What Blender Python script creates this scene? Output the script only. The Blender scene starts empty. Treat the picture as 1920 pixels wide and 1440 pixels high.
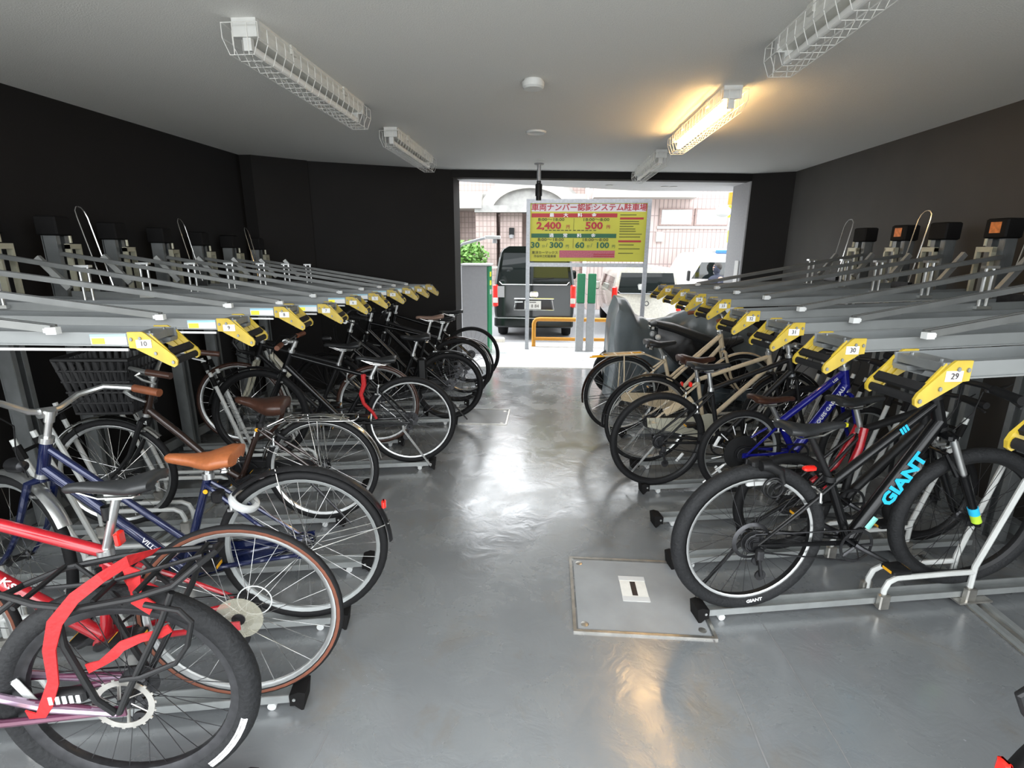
import bpy, math, random
from math import sin, cos, pi, radians, sqrt, atan2
from mathutils import Vector as V, Matrix

# ------------------------------------------------------------------ camera, sky, exposure
SC = bpy.context.scene
COL = SC.collection
cam_data = bpy.data.cameras.new('camera')
cam_data.sensor_fit = 'HORIZONTAL'
cam_data.sensor_width = 36.0
cam_data.lens = 18.0                      # f = 960 px on a 1920 px frame
cam_data.clip_end = 200
cam = bpy.data.objects.new('camera', cam_data)
COL.objects.link(cam)
SC.camera = cam
PITCH, YAW, ROLL = radians(14.7), radians(4.0), radians(0.3)
_fw = V((-sin(YAW)*cos(PITCH), cos(YAW)*cos(PITCH), -sin(PITCH)))
_r0 = V((cos(YAW), sin(YAW), 0)); _u0 = _r0.cross(_fw)
_rt = _r0*cos(ROLL) + _u0*sin(ROLL); _up = -_r0*sin(ROLL) + _u0*cos(ROLL)
_m = Matrix((_rt, _up, -_fw)).transposed().to_4x4()
_m.translation = V((0, 0, 1.6))
cam.matrix_world = _m

world = bpy.data.worlds.new('overcast_sky'); SC.world = world
world.use_nodes = True
_nt = world.node_tree
_bg = _nt.nodes['Background']
_bg.inputs[0].default_value = (0.93, 0.97, 1.0, 1)
_bg.inputs[1].default_value = 2.0
def portal(loc, rot, sx, sy):
    l = bpy.data.lights.new('daylight_portal', 'AREA'); l.shape = 'RECTANGLE'; l.size = sx; l.size_y = sy
    l.cycles.is_portal = True
    o = bpy.data.objects.new('daylight_portal', l); o.location = loc; o.rotation_euler = rot; COL.objects.link(o)
portal((0.6, 7.1, 1.25), (radians(-90), 0, 0), 4.2, 2.6)      # street opening
portal((-0.1, 0.28, 1.25), (radians(90), 0, 0), 6.2, 2.6)     # open rear end behind the viewer
SC.view_settings.view_transform = 'Standard'
SC.view_settings.look = 'None'
SC.view_settings.gamma = 1.0
SC.view_settings.use_curve_mapping = False
SC.view_settings.exposure = 1.6
SC.cycles.max_bounces = 10
SC.cycles.diffuse_bounces = 5
SC.cycles.glossy_bounces = 4
SC.cycles.transparent_max_bounces = 12
SC.cycles.caustics_reflective = False
SC.cycles.caustics_refractive = False
SC.cycles.sample_clamp_indirect = 6.0
SC.cycles.use_denoising = True

# ------------------------------------------------------------------ materials
def mat(name, col, rough=0.5, metal=0.0, var=0.12, scale=30.0, bump=0.0, coat=0.0, emit=0.0, trans=0.0, spec=0.5):
    m = bpy.data.materials.new(name); m.use_nodes = True
    nt = m.node_tree; b = nt.nodes['Principled BSDF']
    b.inputs['Roughness'].default_value = rough; b.inputs['Metallic'].default_value = metal
    b.inputs['Coat Weight'].default_value = coat; b.inputs['Specular IOR Level'].default_value = spec
    if trans: b.inputs['Transmission Weight'].default_value = trans
    tc = nt.nodes.new('ShaderNodeTexCoord'); n = nt.nodes.new('ShaderNodeTexNoise')
    n.inputs['Scale'].default_value = scale; n.inputs['Detail'].default_value = 4
    nt.links.new(tc.outputs['Object'], n.inputs['Vector'])
    r = nt.nodes.new('ShaderNodeValToRGB')
    lo = [c*(1-var) for c in col]; hi = [min(1, c*(1+var)) for c in col]
    r.color_ramp.elements[0].position = .3; r.color_ramp.elements[1].position = .7
    r.color_ramp.elements[0].color = (*lo, 1); r.color_ramp.elements[1].color = (*hi, 1)
    nt.links.new(n.outputs['Fac'], r.inputs['Fac']); nt.links.new(r.outputs['Color'], b.inputs['Base Color'])
    if bump:
        bp = nt.nodes.new('ShaderNodeBump'); bp.inputs['Strength'].default_value = bump; bp.inputs['Distance'].default_value = .01
        nt.links.new(n.outputs['Fac'], bp.inputs['Height']); nt.links.new(bp.outputs['Normal'], b.inputs['Normal'])
    if emit:
        b.inputs['Emission Color'].default_value = (*col, 1); b.inputs['Emission Strength'].default_value = emit
    return m
def srgb(r, g, b):
    f = lambda c: (c/255/12.92) if c <= 10 else ((c/255+.055)/1.055)**2.4
    return (f(r), f(g), f(b))
MT = {}
def D(name, *a, **k): MT[name] = mat(name, *a, **k)
D('wall_dark', (.0078, .0069, .0066), .7, spec=.25, var=.12, scale=3, bump=.05)
D('wall_right_grey', (.034, .031, .028), .6, var=.12, scale=3, bump=.05)
D('ceiling_grey', (.74, .74, .72), .85, var=.05, scale=160, bump=.25)
D('pillar_grey', (.30, .30, .31), .75, var=.06, scale=40)
D('soffit', (.62, .62, .63), .8, var=.03)
D('galv', (.20, .21, .21), .42, .5, var=.18, scale=12)
D('rack_grey', (.17, .18, .18), .45, .2, var=.08, scale=9)
D('alu', (.34, .355, .35), .38, .4, var=.1, scale=15)
D('arm_grey', (.16, .165, .16), .4, .5, var=.1, scale=12)
D('cap_black', (.006, .0055, .0055), .75, spec=.2)
D('rubber', (.008, .008, .0085), .7, var=.2, scale=60, spec=.25)
D('tire_grey', (.013, .0135, .0145), .7, var=.25, scale=90, bump=.4, spec=.3)
D('tire_brown', (.16, .052, .028), .6, var=.15, scale=40)
D('cream_steel', (.40, .385, .29), .4, .2, var=.08)
D('yellow', (.40, .285, .025), .38, var=.16, scale=14)
D('white_tube', (.56, .57, .55), .35, var=.06, scale=9)
D('sticker_white', (.62, .62, .61), .5, var=.03)
D('sticker_blue', (.25, .45, .55), .5, var=.05)
D('ink_grey', (.20, .20, .20), .6)
D('orange_sticker', (.55, .17, .04), .5, var=.3, scale=50)
D('chrome', (.80, .80, .78), .16, 1.0, var=.05)
D('silver', (.62, .63, .62), .28, .9, var=.07)
D('steel_dark', (.055, .055, .058), .35, .8, var=.2, scale=40)
D('black_gloss', (.005, .005, .0055), .2, spec=.35)
D('black_satin', (.008, .008, .0085), .45, spec=.35)
D('blue_navy', (.010, .016, .062), .14, .3, coat=.7)
D('blue_deep', (.006, .008, .20), .18, .2, coat=.5)
D('red_gloss', (.40, .010, .018), .22, coat=.5)
D('red_cloth', (.46, .012, .014), .7, var=.2, scale=60, bump=.3)
D('red_lens', (.75, .02, .012), .15, coat=.5)
D('purple', (.115, .030, .065), .28, .3, coat=.4)
D('purple_highlight', (.42, .30, .40), .22, .7)
D('cream_paint', (.58, .48, .33), .3, coat=.3)
D('brown_paint', (.028, .014, .010), .22, .2, coat=.5)
D('brown_leather', (.052, .022, .014), .32, var=.2, scale=50)
D('tan_leather', (.34, .105, .035), .42, var=.12, scale=60, bump=.1)
D('grip_brown', (.17, .052, .02), .5, var=.2)
D('tan_saddle', (.26, .17, .13), .5, var=.1)
D('saddle_black', (.022, .023, .024), .40, var=.15, scale=70)
D('white_plastic', (.60, .61, .60), .35, var=.04)
D('clear_plastic', (.55, .53, .42), .3, var=.05)
D('cyan', (.03, .50, .80), .35, var=.04)
D('mint', (.22, .60, .52), .35, var=.04)
D('lime', (.50, .75, .05), .4)
D('amber', (.85, .42, .02), .25)
D('yellow_hi', (.85, .80, .03), .4)
D('ink_white', (.85, .85, .85), .45, var=.02)
D('lamp_housing', (.70, .70, .66), .45, var=.05)
D('lamp_wire', (.72, .72, .70), .4, .2, var=.04)
D('lamp_tube_off', (.80, .80, .78), .25, var=.02)
D('lamp_tube_on', (1.0, .62, .24), .4, var=0, emit=16)
D('panel_grey', (.30, .31, .315), .30, var=.12, scale=5)
D('steel_trim', (.52, .50, .46), .32, .9, var=.2, scale=20)
D('paper', (.80, .78, .72), .6, var=.05)
D('ink_dark', (.03, .02, .02), .5, var=.5, scale=80)
D('asphalt', (.30, .30, .31), .9, var=.25, scale=90, bump=.3)
D('road_white', (.78, .78, .77), .7, var=.1, scale=20)
D('concrete', (.55, .52, .46), .85, var=.1, scale=25)
D('sign_frame', (.38, .39, .41), .4, .5)
D('sign_white', (.62, .57, .59), .5, var=.02)
D('sign_yellow', (.50, .47, .05), .5, var=.03, scale=4)
D('sign_red', (.40, .025, .035), .5, var=.03)
D('sign_green', (.02, .11, .05), .5, var=.03)
D('sign_pink', (.44, .10, .14), .5, var=.2, scale=60)
D('sign_ink', (.06, .06, .012), .5, var=.03)
D('bollard_grey', (.40, .41, .42), .5, var=.06)
D('bollard_green', (.01, .22, .09), .4, var=.06)
D('orange_pipe', (.62, .27, .02), .35, var=.06)
D('machine_grey', (.34, .34, .35), .45, var=.03)
D('van_black', (.006, .009, .008), .10, coat=.0, spec=.35)
D('glass_dark', (.012, .016, .016), .04, coat=.5)
D('van_white', (.62, .60, .54), .2, coat=.6)
D('truck_white', (.80, .80, .80), .25, coat=.5)
D('truck_blue', (.05, .22, .62), .3)
D('cover_grey', (.13, .16, .18), .28, var=.15, scale=6, bump=.1)
D('leaf', (.12, .26, .05), .6, var=.4, scale=8)
D('marble', (.33, .325, .31), .4, var=.22, scale=5)
D('cornice', (.46, .44, .41), .6, var=.04)
D('window_frame', (.30, .22, .20), .5)
D('window_glass', (.62, .70, .72), .06)
D('skin', (.50, .30, .22), .5)
D('cloth_navy', (.03, .035, .06), .8)
D('hair', (.02, .015, .012), .6)
def tile_mat(name, c1, c2, mortar, bw, bh, ms=.006):
    m = bpy.data.materials.new(name); m.use_nodes = True; nt = m.node_tree; b = nt.nodes['Principled BSDF']
    tc = nt.nodes.new('ShaderNodeTexCoord'); mp = nt.nodes.new('ShaderNodeMapping'); mp.inputs['Rotation'].default_value = (radians(90), 0, 0)
    br = nt.nodes.new('ShaderNodeTexBrick'); br.offset = 0; br.inputs['Scale'].default_value = 1
    br.inputs['Brick Width'].default_value = bw; br.inputs['Row Height'].default_value = bh; br.inputs['Mortar Size'].default_value = ms
    br.inputs['Color1'].default_value = (*c1, 1); br.inputs['Color2'].default_value = (*c2, 1); br.inputs['Mortar'].default_value = (*mortar, 1)
    nt.links.new(tc.outputs['Object'], mp.inputs['Vector']); nt.links.new(mp.outputs['Vector'], br.inputs['Vector'])
    nt.links.new(br.outputs['Color'], b.inputs['Base Color']); b.inputs['Roughness'].default_value = .5
    MT[name] = m
tile_mat('tile_pink', (.50, .40, .38), (.56, .45, .42), (.30, .24, .23), .11, .42, .012)
tile_mat('tile_beige', (.42, .33, .30), (.48, .38, .35), (.28, .22, .20), .11, .15, .010)
def floor_mat():
    m = bpy.data.materials.new('painted_floor'); m.use_nodes = True; nt = m.node_tree; b = nt.nodes['Principled BSDF']
    N = nt.nodes.new; L = nt.links.new
    tc = N('ShaderNodeTexCoord')
    def noise(s, d=5, r=.6, dist=0):
        n = N('ShaderNodeTexNoise'); n.inputs['Scale'].default_value = s; n.inputs['Detail'].default_value = d
        n.inputs['Roughness'].default_value = r; n.inputs['Distortion'].default_value = dist
        L(tc.outputs['Object'], n.inputs['Vector']); return n
    def ramp(n, p0, c0, p1, c1):
        r = N('ShaderNodeValToRGB'); e = r.color_ramp.elements
        e[0].position = p0; e[0].color = (*c0, 1); e[1].position = p1; e[1].color = (*c1, 1)
        L(n.outputs['Fac'], r.inputs['Fac']); return r
    base = ramp(noise(1.3, 4), .35, (.178, .188, .194), .65, (.212, .222, .227))
    dirt = ramp(noise(2.2, 8, .65, .6), .56, (0, 0, 0), .72, (.55, .55, .55))
    spots = ramp(noise(9, 6, .7), .64, (0, 0, 0), .74, (.5, .5, .5))
    mx = N('ShaderNodeMixRGB'); mx.inputs[2].default_value = (.17, .14, .10, 1)
    L(dirt.outputs['Color'], mx.inputs[0]); L(base.outputs['Color'], mx.inputs[1])
    mx2 = N('ShaderNodeMixRGB'); mx2.inputs[2].default_value = (.15, .14, .12, 1)
    L(spots.outputs['Color'], mx2.inputs[0]); L(mx.outputs['Color'], mx2.inputs[1])
    L(mx2.outputs['Color'], b.inputs['Base Color']); b.inputs['Specular IOR Level'].default_value = .8; b.inputs['IOR'].default_value = 1.75; b.inputs['Coat Weight'].default_value = .7; b.inputs['Coat Roughness'].default_value = .22
    ro = ramp(noise(3.0, 6, .6, .4), .35, (.13, .13, .13), .7, (.40, .40, .40)); L(ro.outputs['Color'], b.inputs['Roughness'])
    bp = N('ShaderNodeBump'); bp.inputs['Strength'].default_value = .16; bp.inputs['Distance'].default_value = .02
    nb = noise(7, 5, .55, .8); L(nb.outputs['Fac'], bp.inputs['Height']); L(bp.outputs['Normal'], b.inputs['Normal'])
    MT['painted_floor'] = m
floor_mat()
D('clear_disc', (.50, .48, .38), .3, var=.05)
MT['clear_disc'].node_tree.nodes['Principled BSDF'].inputs['Alpha'].default_value = .35

# ------------------------------------------------------------------ mesh helpers
class MB:
    def __init__(s): s.v = []; s.f = []
    def add(s, vs, fs):
        k = len(s.v); s.v += [tuple(p) for p in vs]; s.f += [tuple(i+k for i in q) for q in fs]; return s
    def box(s, c, d, M=None):
        x, y, z = [a/2 for a in d]; c = V(c)
        vs = [V((a, b, e)) for a in (-x, x) for b in (-y, y) for e in (-z, z)]
        if M is not None: vs = [M @ p for p in vs]
        return s.add([p+c for p in vs], [(0,1,3,2),(4,6,7,5),(0,4,5,1),(2,3,7,6),(0,2,6,4),(1,5,7,3)])
    def rbox(s, c, d, b):
        "box with chamfered edges all round the z axis and on top/bottom"
        x, y, z = [a/2 for a in d]; rings = []
        for h, k in ((-z, b), (-z+b, 0), (z-b, 0), (z, b)):
            X, Y = x-k, y-k
            rings.append([V(c)+V(p) for p in ((X-b,-Y,h),(X,-Y+b,h),(X,Y-b,h),(X-b,Y,h),(-X+b,Y,h),(-X,Y-b,h),(-X,-Y+b,h),(-X+b,-Y,h))])
        return s.loft(rings)
    def loft(s, rings, caps=True, closed=True):
        n = len(rings[0]); vs = [p for r in rings for p in r]; fs = []
        for i in range(len(rings)-1):
            for j in range(n if closed else n-1):
                a = i*n+j; b = i*n+(j+1) % n; fs.append((a, b, b+n, a+n))
        if caps and closed: fs += [tuple(reversed(range(n))), tuple(range((len(rings)-1)*n, len(rings)*n))]
        return s.add(vs, fs)
    def tube(s, pts, r, n=8, closed=False, flat=1.0):
        P = [V(p) for p in pts]; m = len(P); rs = r if isinstance(r, (list, tuple)) else [r]*m
        T = []
        for i in range(m):
            a = P[i-1] if (i or closed) else P[i]; b = P[(i+1) % m] if (i < m-1 or closed) else P[i]
            t = (b-a); T.append(t.normalized() if t.length > 1e-9 else V((0,0,1)))
        u = T[0].orthogonal().normalized(); rings = []
        for i in range(m):
            u = (u - T[i]*u.dot(T[i])); u = u.normalized() if u.length > 1e-6 else T[i].orthogonal().normalized()
            w = T[i].cross(u)
            rings.append([P[i] + u*(rs[i]*cos(2*pi*k/n)) + w*(rs[i]*flat*sin(2*pi*k/n)) for k in range(n)])
        if closed:
            # match the last frame to the first to avoid a twist
            best = min(range(n), key=lambda q: (rings[-1][q]-rings[0][0]).length); rl = rings[0][-best:]+rings[0][:-best] if best else rings[0]
            s.loft(rings, caps=False); k = len(s.v)-m*n
            off = [ (j-best) % n for j in range(n)]
            for j in range(n):
                a = k+(m-1)*n+j; b = k+(m-1)*n+(j+1) % n; s.f.append((a, b, k+off[(j+1) % n], k+off[j]))
            return s
        return s.loft(rings)
    def cyl(s, a, b, r, n=10, r2=None):
        return s.tube([a, b], [r, r if r2 is None else r2], n)
    def torus(s, c, R, r, nu=44, nv=8, lat=1.0):
        "ring in the local XZ plane"
        c = V(c); rings = []
        for i in range(nu):
            t = 2*pi*i/nu; d = V((cos(t), 0, sin(t)))
            rings.append([c + d*(R + r*cos(2*pi*j/nv)) + V((0, r*lat*sin(2*pi*j/nv), 0)) for j in range(nv)])
        k = len(s.v); s.loft(rings, caps=False)
        for j in range(nv): s.f.append((k+(nu-1)*nv+j, k+(nu-1)*nv+(j+1) % nv, k+(j+1) % nv, k+j))
        return s
    def lathe(s, c, prof, ax='y', n=20, closed=False):
        c = V(c); rings = []
        for i in range(n):
            t = 2*pi*i/n
            e = []
            for r, h in prof:
                e.append(c + (V((r*cos(t), h, r*sin(t))) if ax == 'y' else V((r*cos(t), r*sin(t), h)) if ax == 'z' else V((h, r*cos(t), r*sin(t)))))
            rings.append(e)
        k = len(s.v); m = len(prof); s.loft(rings, caps=False, closed=closed)
        q = m if closed else m-1
        for j in range(q): s.f.append((k+(n-1)*m+j, k+(n-1)*m+(j+1) % m, k+(j+1) % m, k+j))
        return s
    def plate(s, poly, y0, y1, M=None):
        "polygon in XZ extruded along y"
        n = len(poly); vs = [V((x, y0, z)) for x, z in poly] + [V((x, y1, z)) for x, z in poly]
        if M is not None: vs = [M @ p for p in vs]
        return s.add(vs, [tuple(range(n)), tuple(reversed(range(n, 2*n)))] + [(i, i+n, (i+1) % n+n, (i+1) % n) for i in range(n)])
    def ball(s, c, r, n=10, sc=(1,1,1)):
        pr = [(max(1e-5, r*sin(pi*i/(n-1))), -r*cos(pi*i/(n-1))) for i in range(n)]
        k = len(s.v); s.lathe((0,0,0), pr, 'z', n+4)
        for i in range(k, len(s.v)):
            p = s.v[i]; s.v[i] = (p[0]*sc[0]+c[0], p[1]*sc[1]+c[1], p[2]*sc[2]+c[2])
        return s
    def mesh(s, name, m, ang=38):
        me = bpy.data.meshes.new(name); me.from_pydata(s.v, [], s.f)
        me.materials.append(MT[m] if isinstance(m, str) else m)
        me.polygons.foreach_set('use_smooth', [True]*len(me.polygons))
        me.validate(); me.update()
        import bmesh
        bm = bmesh.new(); bm.from_mesh(me); bmesh.ops.delete(bm, geom=[q for q in bm.verts if not q.link_faces], context='VERTS'); bmesh.ops.recalc_face_normals(bm, faces=bm.faces); bm.to_mesh(me); bm.free()
        me.set_sharp_from_angle(angle=radians(ang)); return me
    def build(s, name, m, parent=None, **k):
        return obj(name, s.mesh(name, m), parent, **k)
def obj(name, me, parent=None, loc=None, mat4=None, label=None):
    o = bpy.data.objects.new(name, me); COL.objects.link(o); o.parent = parent
    if loc is not None: o.location = loc
    if mat4 is not None: o.matrix_basis = mat4
    if label: o['label'] = label
    return o
def tag(o, label=None, cat=None, group=None, kind=None):
    if label: o['label'] = label
    if cat: o['category'] = cat
    if group: o['group'] = group
    if kind: o['kind'] = kind
    return o
def thing(name, label, cat, loc=(0,0,0), rz=0, group=None):
    o = bpy.data.objects.new(name, None); o.empty_display_size = .1; COL.objects.link(o)
    o.location = loc; o.rotation_euler = (0, 0, rz)
    return tag(o, label, cat, group)
def copy_tree(o, parent=None):
    c = o.copy(); COL.objects.link(c); c.parent = parent
    for ch in list(o.children): copy_tree(ch, c)
    return c
_tc = {}
def text(body, size, m, name='lettering', parent=None, mat4=None, align='CENTER', sx=1.0, ext=.0004, loc=None, bold=0.0):
    key = (body, size, m, align, sx, ext, bold)
    if key not in _tc:
        c = bpy.data.curves.new('txt', 'FONT'); c.body = body; c.size = size; c.align_x = align; c.align_y = 'CENTER'; c.extrude = ext; c.offset = bold; c.resolution_u = 2
        t = bpy.data.objects.new('txt', c); COL.objects.link(t)
        bpy.context.view_layer.update()
        me = bpy.data.meshes.new_from_object(t.evaluated_get(bpy.context.evaluated_depsgraph_get()))
        bpy.data.objects.remove(t); bpy.data.curves.remove(c)
        me.name = name; me.materials.clear(); me.materials.append(MT[m])
        if sx != 1: me.transform(Matrix.Diagonal((sx, 1, 1, 1)))
        _tc[key] = me
    return obj(name, _tc[key], parent, mat4=mat4, loc=loc)
FRONT = Matrix.Rotation(pi/2, 4, 'X')           # text standing up, read from -y
def T(x, y, z): return Matrix.Translation((x, y, z))
def arcpts(c, R, a0, a1, n, y=0):
    return [(c[0]+R*cos(radians(a0+(a1-a0)*i/n)), y, c[1]+R*sin(radians(a0+(a1-a0)*i/n))) for i in range(n+1)]
TH = radians(10.5)
EV = V((cos(TH), sin(TH), 0))

# ------------------------------------------------------------------ room shell
H = 2.5
YB = 0.3
def struct(name, mb, m, parent=None):
    o = mb.build(name, m, parent)
    if parent is None: o['kind'] = 'structure'
    return o
def slab(pts, z0, z1):
    mb = MB(); n = len(pts)
    vs = [(x, y, z0) for x, y in pts] + [(x, y, z1) for x, y in pts]
    return mb.add(vs, [tuple(reversed(range(n))), tuple(range(n, 2*n))] + [(i, (i+1) % n, (i+1) % n+n, i+n) for i in range(n)])
floor = struct('floor', slab([(-3.3, -1.6), (3.05, -1.6), (3.05, 7.05), (-1.0, 6.95), (-3.3, 6.95)], -.12, 0), 'painted_floor')
# ceiling follows the walls
struct('ceiling', slab([(-3.3, YB), (3.05, YB), (3.05, 6.95), (2.42, 6.95), (-1.14, 6.45), (-3.3, 5.6)], H, H+.2), 'ceiling_grey')
struct('wall_left', slab([(-3.35, YB), (-3.15, YB), (-3.11, 5.50), (-3.35, 5.50)], 0, H), 'wall_dark')
struct('wall_right', slab([(2.87, YB), (3.07, YB), (3.07, 7.3), (2.85, 7.3)], 0, H), 'wall_right_grey')
struct('wall_front_left', slab([(-3.35, 5.40), (-3.11, 5.50), (-2.56, 5.70), (-1.15, 6.36), (-1.13, 6.66), (-3.35, 5.95)], 0, H), 'wall_dark')
struct('trim_1', slab([(-3.15, 5.30), (-2.99, 5.30), (-2.58, 5.66), (-2.62, 5.74), (-3.15, 5.52)], 0, H), 'wall_dark')
struct('wall_front_right', slab([(2.42, 6.80), (2.87, 6.62), (2.87, 7.38), (2.42, 7.38)], 0, H), 'wall_dark')
struct('trim_2', slab([(2.405, 6.805), (2.42, 6.80), (2.42, 7.385), (2.40, 7.385)], 0, H-.07), 'pillar_grey')
struct('wall_lintel', slab([(-1.16, 6.34), (2.42, 6.80), (2.42, 6.95), (-1.16, 6.49)], 2.415, H+.2), 'wall_dark')
# the storeys above the parking level shade its two openings
struct('wall_upper_storeys', slab([(-9, YB), (9, YB), (9, 7.05), (2.75, 7.05), (2.75, 7.97), (1.3, 7.87), (-1.2, 6.74), (-9, 5.9)], 2.63, 5.2), 'pillar_grey')
# canopy soffit outside the lintel
sof = struct('ceiling_canopy', slab([(-1.16, 6.49), (2.42, 6.95), (2.75, 7.05), (2.75, 7.98), (1.3, 7.88), (-1.2, 6.75)], 2.42, 2.62), 'soffit')
for q, (x, y) in enumerate(((0.75, 7.18), (1.5, 7.35), (1.62, 7.36))):
    MB().lathe((x, y, 2.418), [(.001, 0), (.045, 0), (.05, -.004), (.001, -.004)], 'z', 18).build('downlight', 'sticker_white', sof)
# floor joints (long cracks along the paint) and the street-side edge strip
def strip(pts, w, z, h=.0016):
    mb = MB(); n = len(pts)
    for i in range(n-1):
        a = V((*pts[i], 0)); b = V((*pts[i+1], 0)); d = (b-a).normalized(); p = V((-d.y, d.x, 0))*w/2
        vs = [a+p, a-p, b-p, b+p]
        mb.add([(q.x, q.y, z) for q in vs] + [(q.x, q.y, z+h) for q in vs], [(0,3,2,1),(4,5,6,7),(0,1,5,4),(1,2,6,5),(2,3,7,6),(3,0,4,7)])
    return mb
random.seed(3)
def wob(x0, x1, y0, y1, n, a): return [(x0+(x1-x0)*i/n+random.uniform(-a, a), y0+(y1-y0)*i/n) for i in range(n+1)]
strip(wob(.735, .75, 1.9, .5, 14, .004), .006, 0).build('floor_crack', 'ink_grey', floor)
strip(wob(.985, 1.03, 2.0, .4, 14, .006), .004, 0).build('floor_crack', 'ink_grey', floor)
strip(wob(-.72, -.75, 1.35, .7, 8, .006), .003, 0).build('floor_crack', 'ink_grey', floor)
strip([(-1.0, 6.97), (2.4, 7.06)], .05, -.001, .004).build('threshold_strip', 'steel_trim', floor)

# ------------------------------------------------------------------ manhole covers
def hatch(x0, x1, y0, y1, label, paper):
    cx, cy = (x0+x1)/2, (y0+y1)/2; w, d = x1-x0, y1-y0
    t = thing('floor_hatch', label, 'hatch', (cx, cy, 0))
    MB().box((0, 0, .002), (w-.03, d-.03, .005)).build('cover_plate', 'panel_grey', t)
    for a, b, sx, sy in ((0, -d/2, w+.012, .014), (0, d/2, w+.012, .014), (-w/2, 0, .014, d-.014), (w/2, 0, .014, d-.014)):
        MB().box((a, b, .004), (sx, sy, .009)).build('frame_edge', 'steel_trim', t)
    for a in (-1, 1):
        for b in (-1, 1):
            MB().lathe((a*(w/2-.045), b*(d/2-.045), .0046), [(.001, .002), (.012, .002), (.018, .0)], 'z', 14).build('lifting_screw', 'steel_trim', t)
    if paper:
        p = obj('paper_label', MB().box((0, 0, 0), (.125, .19, .001)).mesh('paper_label', 'paper'), t, loc=(.0, .035, .0055))
        for b in (-1, 1): obj('tape', MB().box((0, 0, 0), (.128, .035, .001)).mesh('tape', 'sticker_white'), p, loc=(0, b*.078, .001))
        obj('print', MB().box((0, 0, 0), (.026, .105, .0006)).mesh('print', 'ink_dark'), p, loc=(.0, 0, .0009))
    return t
hatch(.147, .745, 1.89, 2.435, 'square steel-framed floor hatch with taped paper label in front of black mountain bike', True)
hatch(-.90, -.374, 4.558, 5.02, 'square steel-framed floor hatch near street end beside left bikes', False)

# ------------------------------------------------------------------ ceiling fittings
def lamp(x, y0, label, on=False):
    L = 1.25
    t = thing('ceiling_lamp', label, 'lamp', (x, y0+L/2, H), 0, 'caged strip lamps on the ceiling')
    h = MB(); sec = lambda y: [V(p) for p in ((-.05, y, 0), (.05, y, 0), (.05, y, -.035), (.028, y, -.062), (-.028, y, -.062), (-.05, y, -.035))]
    h.loft([sec(-L/2), sec(L/2)]); h.build('housing', 'lamp_housing', t)
    for s in (-1, 1):
        e = MB(); e.box((0, s*(L/2-.012), -.033), (.102, .03, .07)); e.box((0, s*(L/2-.02), -.085), (.034, .022, .06)); e.build('end_cap', 'white_plastic', t)
    MB().cyl((0, -L/2+.03, -.10), (0, L/2-.03, -.10), .0165, 12).build('tube', 'lamp_tube_on' if on else 'lamp_tube_off', t)
    for y in (-.32, .3): MB().box((0, y, -.02), (.12, .05, .038)).build('ceiling_clip', 'lamp_housing', t)
    g = MB(); prof = [(-.075, -.03), (-.075, -.085), (-.05, -.145), (.05, -.145), (.075, -.085), (.075, -.03)]
    for px, pz in prof + [(0, -.145)]: g.cyl((px, -L/2-.04, pz), (px, L/2+.04, pz), .0022, 5)
    n = 18
    for i in range(n+1):
        y = -L/2-.04+(L+.08)*i/n; g.tube([(px, y, pz) for px, pz in prof], .0018, 5)
    for s in (-1, 1):
        for q in (-.03, .03): g.cyl((q, s*(L/2+.04), -.03), (q, s*(L/2+.04), -.145), .002, 5)
        g.cyl((-.075, s*(L/2+.04), -.03), (.075, s*(L/2+.04), -.03), .002, 5)
    g.build('wire_guard', 'lamp_wire', t)
lamp(-1.255, 2.29, 'large unlit caged strip lamp on ceiling above left racks')
lamp(-1.235, 4.20, 'smaller-looking unlit caged strip lamp on ceiling near dark front wall, left')
lamp(1.01, 3.29, 'lit warm glowing caged strip lamp on ceiling, right side', True)
lamp(1.01, 5.20, 'unlit caged strip lamp on ceiling beside lintel, beyond the lit one')
lamp(1.01, 1.36, 'unlit caged strip lamp at top edge of photo above right racks')
o = MB().lathe((-.111, 3.137, H), [(.001, -.045), (.05, -.045), (.06, -.035), (.062, -.012), (.052, -.010), (.052, 0)], 'z', 26).build('smoke_detector', 'white_plastic'); tag(o, 'round white smoke detector with stepped rim on ceiling', 'detector')
o = MB().lathe((-.129, 4.409, H), [(.001, -.004), (.055, -.004), (.07, -.014), (.078, -.012), (.082, 0)], 'z', 26).build('recessed_downlight', 'white_plastic'); tag(o, 'flat round white ring recessed in ceiling behind smoke detector', 'ceiling ring')
o = MB().lathe((-.124, 5.70, H), [(.001, -.006), (.04, -.006), (.044, 0)], 'z', 22).build('ceiling_plug', 'white_plastic'); tag(o, 'small white disc on ceiling just before the hanging camera', 'disc')
t = thing('security_camera', 'dark cylindrical camera hanging from grey pole at ceiling by the lintel', 'camera', (-.135, 5.95, H))
MB().lathe((0, 0, 0), [(.001, -.012), (.05, -.012), (.055, 0)], 'z', 18).build('base_plate', 'sign_frame', t)
MB().cyl((0, 0, -.01), (0, 0, -.175), .022, 12).build('pole', 'sign_frame', t)
MB().ball((0, 0, -.19), .026).build('swivel', 'steel_dark', t)
c = MB(); c.lathe((0, 0, -.30), [(.001, .095), (.034, .095), (.038, .08), (.038, -.03), (.030, -.032), (.030, -.075), (.001, -.075)], 'z', 18); c.build('body', 'black_satin', t)

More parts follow.
